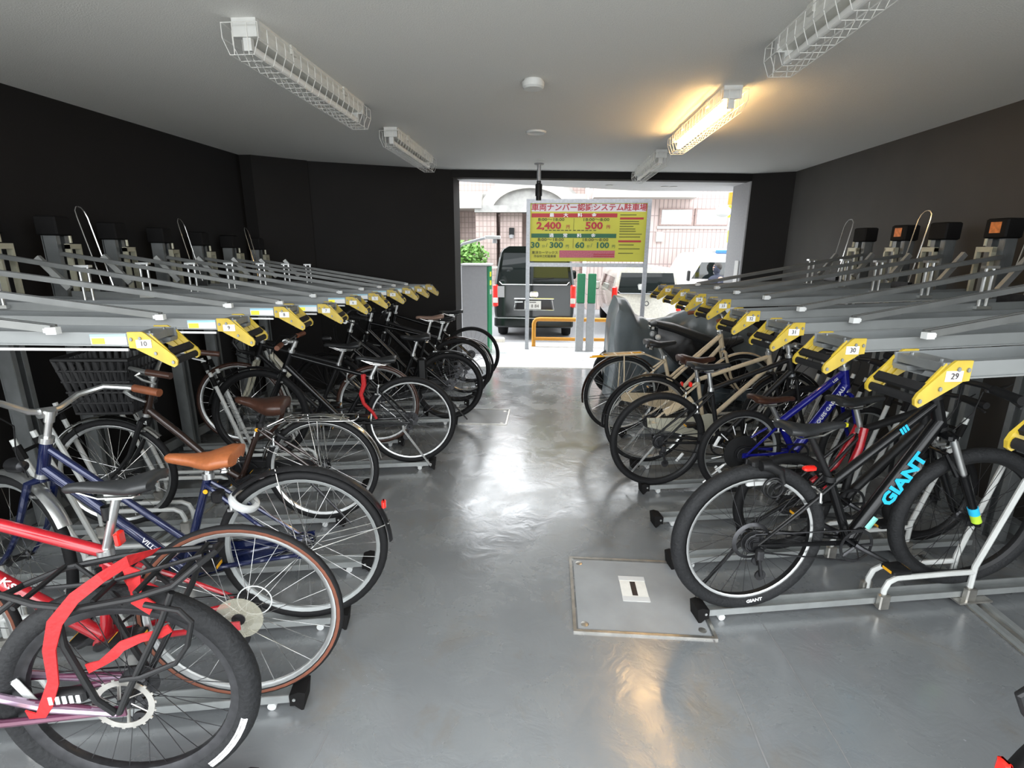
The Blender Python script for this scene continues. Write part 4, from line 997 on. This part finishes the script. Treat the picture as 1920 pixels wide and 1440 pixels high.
for i, c in enumerate('最大料金'): tx(c, .18+.124*i, .20, .062, 'ink_white', 1.2, .001, .003)
for i, c in enumerate('通常料金'): tx(c, .18+.124*i, .558, .062, 'ink_white', 1.2, .001, .003)
for f, z in ((.175, .275), (.175, .63)): tx('8:00～18:00', f, z, .062, 'sign_ink', 1.35, .001)
for f, z in ((.57, .275), (.57, .63)): tx('18:00～8:00', f, z, .062, 'sign_ink', 1.35, .001)
tx('2,400', .155, .385, .145, 'sign_red', 1.2, .005); tx('円', .325, .405, .062, 'sign_red', 1.0, .001)
tx('500', .555, .385, .145, 'sign_red', 1.25, .005); tx('円', .68, .405, .062, 'sign_red', 1.0, .001)
tx('30', .035, .73, .12, 'sign_green', 1.2, .004); tx('分', .11, .75, .05, 'sign_green'); tx('/', .14, .73, .09, 'sign_green'); tx('300', .225, .73, .12, 'sign_green', 1.2, .004); tx('円', .325, .75, .055, 'sign_green')
tx('60', .435, .73, .12, 'sign_green', 1.2, .004); tx('分', .51, .75, .05, 'sign_green'); tx('/', .54, .73, .09, 'sign_green'); tx('100', .635, .73, .12, 'sign_green', 1.2, .004); tx('円', .735, .75, .055, 'sign_green')
for z0, z1 in ((.25, .45), (.61, .78)): patch(.375, .378, z0, z1, 'sign_ink', 'divider', .001)
patch(.255, .75, .82, .95, 'sign_pink', 'pink_box')
for z in (.88, .915): patch(.56, .745, z, z+.014, 'sign_red', 'pink_line', .002)
tx('東洋カーマックス', .125, .865, .052, 'sign_ink', 1.0, .0005); tx('市谷仲之町駐車場', .125, .93, .042, 'sign_ink', 1.05, .0005)
random.seed(5)
for z in (.455,): 
    for q in range(13): patch(.12+.036*q, .14+.036*q+random.uniform(0, .008), z, z+.014, 'sign_ink', 'fine_print', .001)
patch(.78, .985, .235, .270, 'sign_red', 'red_band', .001); patch(.775, .975, .635, .670, 'sign_red', 'red_band', .001)
for k in range(11):
    z = [.185, .30, .34, .385, .43, .47, .52, .57, .71, .78, .86][k]
    patch(.78, .78+.12+.085*random.random(), z, z+.012, 'sign_ink', 'fine_print', .001)
# ------------------------------------------------------------------ bollards, barrier, machine
for x, lab in ((.512, 'grey flat bollard with green top, left one of the pair before the vans'), (.683, 'grey flat bollard with green top, right one of the pair before the vans')):
    t = thing('bollard', lab, 'bollard', (x, 8.33, -.02), 0, 'pair of grey bollards with green tops')
    MB().rbox((0, 0, .40), (.125, .10, .80), .008).build('post', 'bollard_grey', t)
    MB().rbox((0, 0, 1.03), (.125, .10, .46), .008).build('green_cap', 'bollard_green', t)
    MB().box((0, 0, .006), (.18, .16, .012)).build('foot', 'steel_trim', t)
t = thing('pipe_barrier', 'low orange-yellow two-rail pipe barrier in front of the vans', 'barrier', (.5, 8.68, -.02))
MB().tube([(-.74, 0, 0), (-.74, 0, .40), (-.73, 0, .44), (-.70, 0, .475), (-.65, 0, .485), (1.05, 0, .485), (1.10, 0, .475), (1.13, 0, .44), (1.14, 0, .40), (1.14, 0, 0)], .035, 10).build('top_rail', 'orange_pipe', t)
MB().cyl((-.74, 0, .15), (1.14, 0, .15), .03, 10).build('lower_rail', 'orange_pipe', t)
t = thing('ticket_machine', 'tall grey parking machine with green front edge and bent camera arm', 'ticket machine', (-1.145, 8.12, -.02))
MB().rbox((0, 0, .69), (.40, .42, 1.38), .012).build('cabinet', 'machine_grey', t)
fp = MB().rbox((.215, 0, .69), (.035, .40, 1.36), .006).build('front_panel', 'bollard_green', t)
for z, c in ((1.25, 'yellow_hi'), (1.12, 'yellow_hi'), (.98, 'sticker_white')): MB().box((.235, -.05, z), (.012, .16, .07)).build('button_plate', c, fp)
MB().rbox((.02, 0, 1.395), (.46, .46, .03), .008).build('lid', 'sticker_white', t)
MB().tube([(-.24, 0, .9), (-.265, 0, 1.45), (-.265, 0, 1.60), (-.25, 0, 1.66), (-.20, 0, 1.70), (.18, 0, 1.80), (.30, 0, 1.815)], .022, 8).build('arm', 'bollard_grey', t)
hd = MB().rbox((.27, 0, 1.80), (.24, .10, .05), .01).build('arm_head', 'sticker_white', t)
MB().lathe((.30, 0, 1.745), [(.001, .03), (.03, .03), (.04, -.03), (.001, -.03)], 'z', 14).build('camera_eye', 'bollard_grey', hd)
o = MB().rbox((-1.02, 9.05, .03), (.50, .14, .10), .02).build('wheel_stop', 'concrete'); tag(o, 'low beige concrete wheel stop behind the black van', 'wheel stop')
t = thing('traffic_post', 'orange and white banded post half hidden beside the ticket machine', 'post', (-1.56, 8.6, -.02))
for i in range(5): MB().cyl((0, 0, .2*i), (0, 0, .2*i+.2), .06, 14).build('band', ('orange_pipe', 'sticker_white')[i % 2], t)

# ------------------------------------------------------------------ vehicles
def van(name, label, cat, x, y, W_, H_, L_, body, tail_lamp, glass, rot=0, lower=None, plate=None, gl=(.60, .93), lean=.16):
    t = thing(name, label, cat, (x, y, -.02), rot)
    # rear at local y = 0, body runs to +y
    prof = [(.16, .86), (.20, .95), (.30, .985), (.50, 1.0), (.58, .99), (.70, .95), (.85, .895), (.93, .86), (.97, .80), (1.0, .66)]
    hw = W_/2; rings = []
    def ring(yf, dz=1.0, shrink=1.0, y_of=None):
        pts = [(hw*w*shrink, z*H_*(dz if z > .5 else 1)) for z, w in prof]
        full = [(-a, b) for a, b in pts] + [(a, b) for a, b in reversed(pts)]
        return [V((a, yf(b), b)) for a, b in full]
    rear = lambda b: lean*max(0, (b/H_-.5)/.5)**1.3
    mb = MB()
    rings = [ring(lambda b: rear(b)+.03, shrink=.95), ring(rear), ring(lambda b: rear(b)+.10*1, shrink=1.0), ring(lambda b: L_*.5), ring(lambda b: L_*.80), ring(lambda b: L_*(.98-.16*max(0, b/H_-.5)/.5)), ring(lambda b: L_*(1.0-.2*max(0, b/H_-.5)/.5), shrink=.93)]
    rings[0], rings[1] = ring(lambda b: rear(b), shrink=.95), ring(lambda b: rear(b)+.04)
    mb.loft(rings); bo = mb.build('body', body, t)
    z0, z1 = gl; 
    def rear_panel(za, zb, wa, wb, th=.012, n=5):
        m = MB(); rg = []
        for i in range(n+1):
            zz = (za+(zb-za)*i/n)*H_; ww = (wa+(wb-wa)*i/n)*hw; yy = rear(zz)-.006
            rg.append([V((-ww, yy, zz)), V((ww, yy, zz)), V((ww, yy+th, zz)), V((-ww, yy+th, zz))])
        return m.loft(rg)
    gw = rear_panel(z0, z1, .86, .76, .02); go = gw.build('rear_window', glass, t)
    m = MB(); a = hw*.86; yy = rear(z0*H_)-.012
    m.tube([(-a, rear(z0*H_+.05)-.012, z0*H_+.05), (-a+.05, yy, z0*H_), (a-.05, yy, z0*H_), (a, rear(z0*H_+.05)-.012, z0*H_+.05)], .008, 6); m.build('window_trim', 'chrome' if body == 'van_black' else 'sign_frame', t)
    for q in (-1, 1):
        m = MB(); a, b = tail_lamp; m.rbox((q*hw*.955, .03, (a+b)/2*H_), (.10, .09, (b-a)*H_), .02); lo = m.build('tail_lamp', 'red_lens', t)
        m = MB(); m.rbox((q*hw*.955, .025, (a+(b-a)*.3)*H_), (.085, .09, (b-a)*H_*.26), .01); m.build('reverse_lamp', 'sticker_white', lo)
        for yy in (L_*.16, L_*.82):
            w = obj('wheel', wmesh(('vw',), lambda: MB().lathe((0, 0, 0), [(.001, -.09), (.17, -.09), (.18, -.075), (.19, -.09), (.28, -.085), (.30, -.05), (.30, .05), (.28, .085), (.001, .085)], 'x', 26).mesh('wheel', 'rubber')), t, loc=(q*(hw-.12), yy, .30)); w.scale = (1, H_/1.66, H_/1.66) if H_ < 1.6 else (1, 1, 1)
            w.location.z = .30*(H_/1.66 if H_ < 1.6 else 1)
        sw = MB(); rg = []
        for yy in (L_*.12, L_*.30, L_*.48, L_*.66, L_*.78):
            rg.append([V((q*(hw*.972+.004), yy+.0, .62*H_)), V((q*(hw*.905+.004), yy+.02, .84*H_)), V((q*(hw*.88), yy+.02, .84*H_)), V((q*(hw*.94), yy, .62*H_))])
        sw.loft(rg); sw.build('side_window', glass, t)
        mr = MB(); mr.rbox((q*(hw+.10), L_*.80, .62*H_), (.16, .08, .20), .03); mr.build('side_mirror', body, t)
    m = MB(); m.rbox((0, .02, .20*H_), (W_*.98, .16, .12*H_), .03); bu = m.build('bumper', lower or body, t)
    m = MB(); m.box((0, -.062, .245*H_), (W_*.9, .006, .012)); m.build('bumper_trim', 'silver', bu)
    if plate:
        pz = plate[1]*H_
        g = MB(); g.plate([(-.34, pz-.09), (-.30, pz+.10), (.30, pz+.10), (.34, pz-.09)], -.012, .01); ga = g.build('plate_recess', 'black_gloss', t)
        MB().tube([(-.36, -.018, pz+.115), (.36, -.018, pz+.115)], .016, 8).build('garnish', 'chrome', t)
        m = MB(); m.tube([(-.33, -.016, pz+.09), (-.365, -.016, pz-.09), (.365, -.016, pz-.09), (.33, -.016, pz+.09)], .007, 6); m.build('garnish', 'chrome', t)
        p = MB().rbox((plate[2], -.02, pz), (.30, .008, .155), .003).build('license_plate', 'sticker_white', t)
        text('・8 84', .085, 'ink_dark', 'plate_number', p, T(plate[2], -.0255, pz-.02) @ FRONT, sx=.95); MB().box((plate[2], -.0246, pz+.05), (.12, .0012, .022)).build('plate_print', 'ink_grey', p)
    return t
v1 = van('delivery_van', 'shiny black van parked tail-on behind the price board', 'van', -.265, 9.40, 1.47, 1.68, 4.1, 'van_black', (.36, .60), 'glass_dark', plate=(0, .385, -.02))
MB().rbox((0, -.012, .84), (.15, .02, .10), .02).build('emblem', 'chrome', v1)
m = MB(); m.tube([(-.35, -.02, .70), (-.20, -.03, .705)], .016, 8); m.build('handle', 'silver', v1)
m = MB(); m.box((-.62, -.004, .88), (.16, .006, .20)); m.build('notice_sheet', 'machine_grey', v1)
m = MB(); m.tube([(-.03, -.02, 1.02), (-.02, .02, 1.10), (.35, .03, 1.13)], .010, 6); m.build('wiper', 'black_satin', v1)
v2 = van('kei_van', 'pale beige small van beside the bollards with red tail lamp', 'van', 1.90, 10.2, 1.30, 1.30, 3.2, 'van_white', (.36, .72), 'glass_dark', gl=(.62, .92))
MB().lathe((0, -.016, .62), [(.03, 0), (.05, 0), (.05, .01), (.03, .01)], 'y', 20, closed=True).build('emblem', 'chrome', v2)
MB().rbox((-.10, .06, .92), (.18, .05, .14), .03).build('headrest', 'white_plastic', v2)
MB().tube([(.0, -.02, .83), (.30, -.01, .88)], .012, 6).build('wiper', 'black_satin', v2)

# white cab truck standing side-on further back
t = thing('cab_truck', 'white light truck with blue roof panel seen side-on behind the beige van', 'truck', (3.95, 13.3, -.02))
body = MB(); body.plate([(-1.05, .28), (-1.02, .75), (-.62, 1.52), (-.50, 1.58), (.62, 1.58), (.72, 1.54), (.75, .28)], -.70, .70); body.build('cab', 'truck_white', t)
cargo = MB(); cargo.plate([(.78, .40), (.78, 1.55), (2.4, 1.55), (2.4, .40)], -.72, .72); cargo.build('cargo_box', 'truck_white', t)
MB().plate([(-.99, .80), (-.63, 1.47), (-.58, 1.47), (-.93, .80)], -.62, .62).build('windscreen', 'glass_dark', t)
MB().plate([(-.60, .98), (-.40, 1.36), (.42, 1.36), (.42, .98)], -.715, -.69).build('side_window', 'glass_dark', t)
MB().plate([(-.62, .34), (-.62, .94), (-.38, 1.41), (.47, 1.41), (.47, .34)], -.708, -.68).build('door', 'truck_white', t)
MB().rbox((-.05, -.5, 1.62), (.9, .4, .10), .03).build('roof_panel', 'truck_white', t)
MB().rbox((.15, -.55, 1.60), (.50, .42, .09), .02).build('blue_panel', 'truck_blue', t)
for x in (-.55, 1.6):
    for y in (-.6, .6): MB().lathe((x, y, .27), [(.001, -.09), (.15, -.09), (.25, -.08), (.27, -.04), (.27, .04), (.25, .08), (.001, .09)], 'y', 24).build('wheel', 'rubber', t)
MB().rbox((-.70, -.82, 1.05), (.05, .14, .24), .015).build('side_mirror', 'black_satin', t)
# the driver leans at the open side window
pr = MB()
rings = []
for z, rx, ry, dx in ((.70, .17, .12, 0), (.85, .18, .13, 0), (1.0, .20, .13, -.01), (1.10, .22, .12, -.02), (1.16, .15, .09, -.03), (1.19, .06, .06, -.04), (1.23, .055, .055, -.05), (1.27, .075, .085, -.06), (1.33, .085, .10, -.065), (1.39, .08, .095, -.065), (1.44, .05, .06, -.06), (1.455, .01, .012, -.06)):
    rings.append([V((dx+rx*cos(2*pi*k/16), ry*sin(2*pi*k/16), z)) for k in range(16)])
pr.loft(rings)
pr.tube([(.02, -.14, 1.10), (-.06, -.20, .96), (-.24, -.20, .98), (-.33, -.19, 1.02)], [.055, .045, .036, .028], 10)
po = pr.build('person', 'cloth_navy'); po.location = (3.90, 12.35, -.13); po.rotation_euler = (0, 0, 0)
po['label'] = 'person in dark clothes leaning beside the white truck window'; po['category'] = 'person'
hd = MB(); hd.ball((-.065, 0, 1.345), .095, 12, (.9, 1.0, 1.18)); hd.build('face', 'skin', po)
hr = MB(); hr.ball((-.045, 0, 1.375), .10, 12, (.95, 1.05, 1.0)); hr.build('hair', 'hair', po)
hl = MB(); hl.ball((0, -.14, 1.10), .06); hl.build('hand', 'skin', po); 
lg = MB()
for q in (-.09, .09): lg.tube([(.0, q, .74), (.0, q, .45), (0, q, .13)], [.085, .065, .05], 10); lg.rbox((-.05, q, .15), (.25, .09, .07), .02)
lg.build('trousers', 'cloth_navy', po)

# ------------------------------------------------------------------ buildings across the street
FY = 15.0
t = thing('apartment_building', 'pale tiled apartment building with marble arch entrance across the street', 'building', (-2.0, FY, -.02))
def bx(name, m, x0, x1, z0, z1, y0=0, y1=.3, par=t): return MB().box(((x0+x1)/2+2.0, (y0+y1)/2, (z0+z1)/2), (x1-x0, y1-y0, z1-z0)).build(name, m, par)
bx('wall', 'tile_beige', -9, 1.0, 0, 4.6, .9, 1.4)
bx('tile_pier', 'tile_beige', -2.10, -1.52, 0, 2.75, 0, .7); bx('tile_pier', 'tile_beige', -1.42, -.80, 0, 2.75, .15, .7); bx('tile_pier', 'tile_beige', .25, .85, 0, 2.75, 0, .7)
bx('tile_pier', 'tile_beige', -4.4, -3.0, 0, 2.75, .2, .8)
bx('cornice', 'cornice', -5, -1.9, 2.72, 3.15, -.25, .9); bx('cornice', 'cornice', .6, 1.0, 2.75, 3.1, -.1, .9)
arch = MB(); outer = arcpts((.0, 2.55), 1.42, 8, 172, 26); inner = arcpts((.0, 2.55), 1.05, 172, 8, 26)
poly = [(p[0], (p[2]-2.55)*.62+2.60) for p in outer+inner]; arch.plate(poly, -.15, .5); obj('arch_moulding', arch.mesh('arch_moulding', 'cornice'), t, loc=(1.42, 0, 0))
tym = MB(); tym.plate([(p[0], (p[2]-2.55)*.62+2.60) for p in arcpts((0, 2.55), 1.06, 2, 178, 24)], .0, .4); obj('tympanum', tym.mesh('tympanum', 'marble'), t, loc=(1.42, 0, 0))
mw = MB(); mw.plate([(-1.46, 2.62), (-1.46, 3.0), (-1.0, 3.35), (-.5, 3.6), (.5, 3.6), (1.0, 3.35), (1.46, 3.0), (1.46, 2.62)], .1, .5); obj('marble_gable', mw.mesh('marble_gable', 'marble'), t, loc=(1.42, 0, 0))
bx('lintel_band', 'marble', -2.1, .9, 2.62, 2.80, -.2, .6)
bx('entrance_recess', 'window_frame', -.80, .25, 0, 2.62, .75, .88); bx('entrance_door', 'glass_dark', -.65, .12, 0, 2.2, .70, .76)
lo = bx('wall_lamp', 'black_satin', -1.16, -1.02, 2.02, 2.22, .05, .15); MB().lathe((.91, .06, 2.0), [(.001, -.08), (.06, -.06), (.075, .02), (.001, .04)], 'z', 12).build('lamp_globe', 'machine_grey', lo)
t2 = thing('tiled_house', 'pale pink tiled building with row of high windows at right across the street', 'building', (4.2, FY-.4, -.02))
def bx2(name, m, x0, x1, z0, z1, y0=0, y1=.3, par=None): return MB().box(((x0+x1)/2-4.2, (y0+y1)/2, (z0+z1)/2), (x1-x0, y1-y0, z1-z0)).build(name, m, par or t2)
bx2('wall', 'tile_pink', 1.05, 9, 0, 4.6, 0, .5)
bx2('awning', 'cornice', 1.1, 3.72, 2.93, 3.12, -.6, .05); bx2('wall_ledge', 'cornice', 2.85, 6.0, 2.18, 2.25, -.05, .02)
for k in range(4):
    x = 2.90+.92*k
    f = bx2('window', 'window_frame', x, x+.88, 2.26, 2.70, -.05, .02); bx2('pane', 'window_glass', x+.05, x+.83, 2.30, 2.66, -.06, -.045, f)
bx2('utility_box', 'cornice', 2.84, 3.02, 1.85, 2.10, -.08, .02)
t = thing('street_pole', 'slim white street pole with round head and yellow-black band', 'pole', (3.80, 11.4, -.02))
MB().cyl((0, 0, 0), (0, 0, 2.35), .045, 12).build('pole', 'sticker_white', t)
MB().tube([(0, 0, 2.25), (-.08, 0, 2.36), (-.2, 0, 2.40)], .03, 8).build('arm', 'sticker_white', t); MB().ball((-.25, 0, 2.40), .14, 10, (1.2, .8, .8)).build('lamp_head', 'white_plastic', t)
for i in range(3): MB().cyl((0, 0, .75+.22*i), (0, 0, .86+.22*i), .05, 12).build('band', 'yellow_hi', t)
t = thing('hanging_sign', 'narrow orange and yellow vertical shop sign at opening edge', 'sign', (3.95, 11.9, 1.9))
for i, (c, z) in enumerate((('orange_pipe', .78), ('yellow_hi', .52), ('sticker_white', .26), ('yellow_hi', 0))): MB().box((.02*i, 0, z), (.30, .08, .25)).build('panel', c, t)
MB().cyl((.2, .02, -1.9), (.2, .02, .9), .03, 8).build('post', 'sign_frame', t)
o = MB().rbox((2.396, 6.93, 1.31), (.012, .13, .34), .004).build('notice_plate', 'sticker_white'); tag(o, 'narrow white plate on the grey door pillar', 'plate')
# shrubs and low fence on the far pavement
def shrub(x, y, z, rx, rz, n, seed, label):
    random.seed(seed); t = thing('shrub', label, 'shrub', (x, y, -.02), 0, 'shrubs across the street')
    m = MB()
    for i in range(n):
        a = random.uniform(0, 2*pi); b = random.uniform(-1, 1); q = random.uniform(.5, 1)
        c = V((rx*q*cos(a)*sqrt(1-b*b), rx*.7*q*sin(a)*sqrt(1-b*b), z+rz*q*b)); d = V((random.uniform(-1, 1), random.uniform(-1, 1), random.uniform(-.2, 1))).normalized(); e = d.orthogonal().normalized()*.04
        m.add([c-d*.07, c+e, c+d*.07, c-e], [(0, 1, 2, 3)])
    o = m.build('foliage', 'leaf', t); o['kind'] = 'stuff'
    st = MB()
    for k in range(4): st.tube([(.05*k-.08, 0, 0), (.15*k-.22, 0, z)], .02, 6)
    st.build('stem', 'brown_paint', t)
shrub(-2.25, 14.1, 1.45, .62, .42, 900, 11, 'large bright green shrub left of the arch entrance')
shrub(-3.55, 14.0, 1.25, .45, .55, 500, 12, 'green shrub at left edge of the opening across the street')
shrub(.15, 14.0, .9, .35, .3, 350, 13, 'low green shrub seen above the bollards across the street')
t = thing('pavement_fence', 'low pale fence along the far pavement behind the ticket machine', 'fence', (-2.4, 13.4, -.02))
for k in range(9): MB().box((-1.2+.3*k, 0, .6), (.03, .03, 1.2)).build('picket', 'cornice', t)
for z in (.6, 1.18): MB().box((0, 0, z), (2.6, .04, .05)).build('rail', 'cornice', t)

# ------------------------------------------------------------------ covered motorcycle and moped beside the right racks
t = thing('covered_motorcycle', 'motorcycle under a glossy grey cover behind the right bike row', 'motorcycle', (1.35, 5.65, 0))
import bisect
def interp(x, T_):
    for i in range(len(T_)-1):
        if x <= T_[i+1][0]:
            k = (x-T_[i][0])/(T_[i+1][0]-T_[i][0]); k = k*k*(3-2*k); return T_[i][1]+(T_[i+1][1]-T_[i][1])*k
    return T_[-1][1]
ridge = [(-.72, .30), (-.69, .95), (-.63, 1.13), (-.55, 1.10), (-.36, .90), (-.20, .87), (0, .94), (.25, 1.06), (.45, 1.03), (.60, .90), (.80, .84), (1.0, .72), (1.05, .3)]
wid = [(-.72, .10), (-.66, .34), (-.5, .30), (-.2, .18), (.1, .20), (.4, .32), (.6, .24), (1.0, .16), (1.05, .08)]
rings = []
NX, NU = 60, 26
for i in range(NX+1):
    x = -.72+1.77*i/NX; zt = interp(x, ridge); w = interp(x, wid); e = []
    for j in range(NU+1):
        u = -1+2*j/NU; a = abs(u); s_ = 1 if u > 0 else -1
        yy = s_*(w*min(1, a/.45)**.8 + .06*max(0, a-.45)/.55); zz = zt - .10*(a/.45)**2 if a < .45 else (zt-.10)*(1-(a-.45)/.55)+.06*(a-.45)/.55
        fold = .022*sin(x*23+3*a)*max(0, a-.3) + .012*sin(x*47+1.3)*max(0, a-.4)
        e.append(V((x+.03*sin(9*zz+4*x)*max(0, a-.3), yy+s_*fold*1.6, zz+.012*sin(x*31+u*7))))
    rings.append(e)
cv = MB(); cv.loft(rings, closed=False); co = cv.build('cover', 'cover_grey', t)
so = co.modifiers.new('thick', 'SOLIDIFY'); so.thickness = .004
for x in (-.55, .70):
    MB().torus((x, 0, .29), .24, .05, 32, 10).build('wheel', 'rubber', t)
MB().rbox((.1, 0, .5), (.9, .2, .35), .06).build('engine_body', 'black_satin', t)
MB().tube([(-.55, 0, .29), (-.48, 0, .7), (-.45, 0, .95)], .03, 8).build('fork', 'black_satin', t)

t = thing('moped', 'black moped with long seat between cream bike and covered motorcycle', 'moped', (1.10, 5.02, 0), 0.08)
seat = MB(); rg = []
for x, z, w, th in ((-.12, .93, .05, .03), (-.08, .955, .11, .06), (.10, .925, .13, .10), (.30, .86, .14, .12), (.48, .80, .14, .12), (.66, .78, .12, .10), (.78, .80, .07, .07)):
    rg.append([V((x, w*cos(2*pi*k/12), z-th/2+th/2*sin(2*pi*k/12))) for k in range(12)])
seat.loft(rg).build('seat', 'saddle_black', t)
bd = MB(); rg = []
for x, z0, z1, w in ((-.05, .74, .88, .06), (.10, .58, .84, .11), (.35, .36, .76, .14), (.65, .30, .70, .13), (.90, .28, .40, .12), (1.15, .28, .36, .12), (1.25, .36, .80, .10), (1.32, .55, .92, .09)):
    rg.append([V((x, sx*w, z)) for sx, z in ((-1, z0), (1, z0), (1, (z0+z1)/2), (.8, z1), (-.8, z1), (-1, (z0+z1)/2))])
bd.loft(rg).build('body', 'black_gloss', t)
for x in (.12, 1.32):
    w = MB().torus((x, 0, .22), .18, .045, 30, 10).build('wheel', 'rubber', t); MB().lathe((x, 0, .22), [(.001, -.03), (.13, -.03), (.14, 0), (.13, .03), (.001, .03)], 'y', 22).build('wheel_disc', 'steel_dark', w)
MB().tube([(1.32, 0, .22), (1.25, 0, .6), (1.20, 0, .95)], .028, 8).build('steering_column', 'black_satin', t)
hb_ = MB().tube([(1.12, -.32, .98), (1.18, -.15, 1.0), (1.20, 0, .97), (1.18, .15, 1.0), (1.12, .32, .98)], .014, 8).build('handlebar', 'steel_dark', t)
for q in (-1, 1):
    MB().cyl((1.10, q*.34, .98), (1.15, q*.22, .99), .019, 8).build('grip', 'rubber', hb_)
    MB().ball((-.06, q*.10, .80), .028).build('turn_signal', 'white_plastic', t)
MB().rbox((-.10, 0, .88), (.05, .10, .05), .012).build('tail_lamp', 'chrome', t)
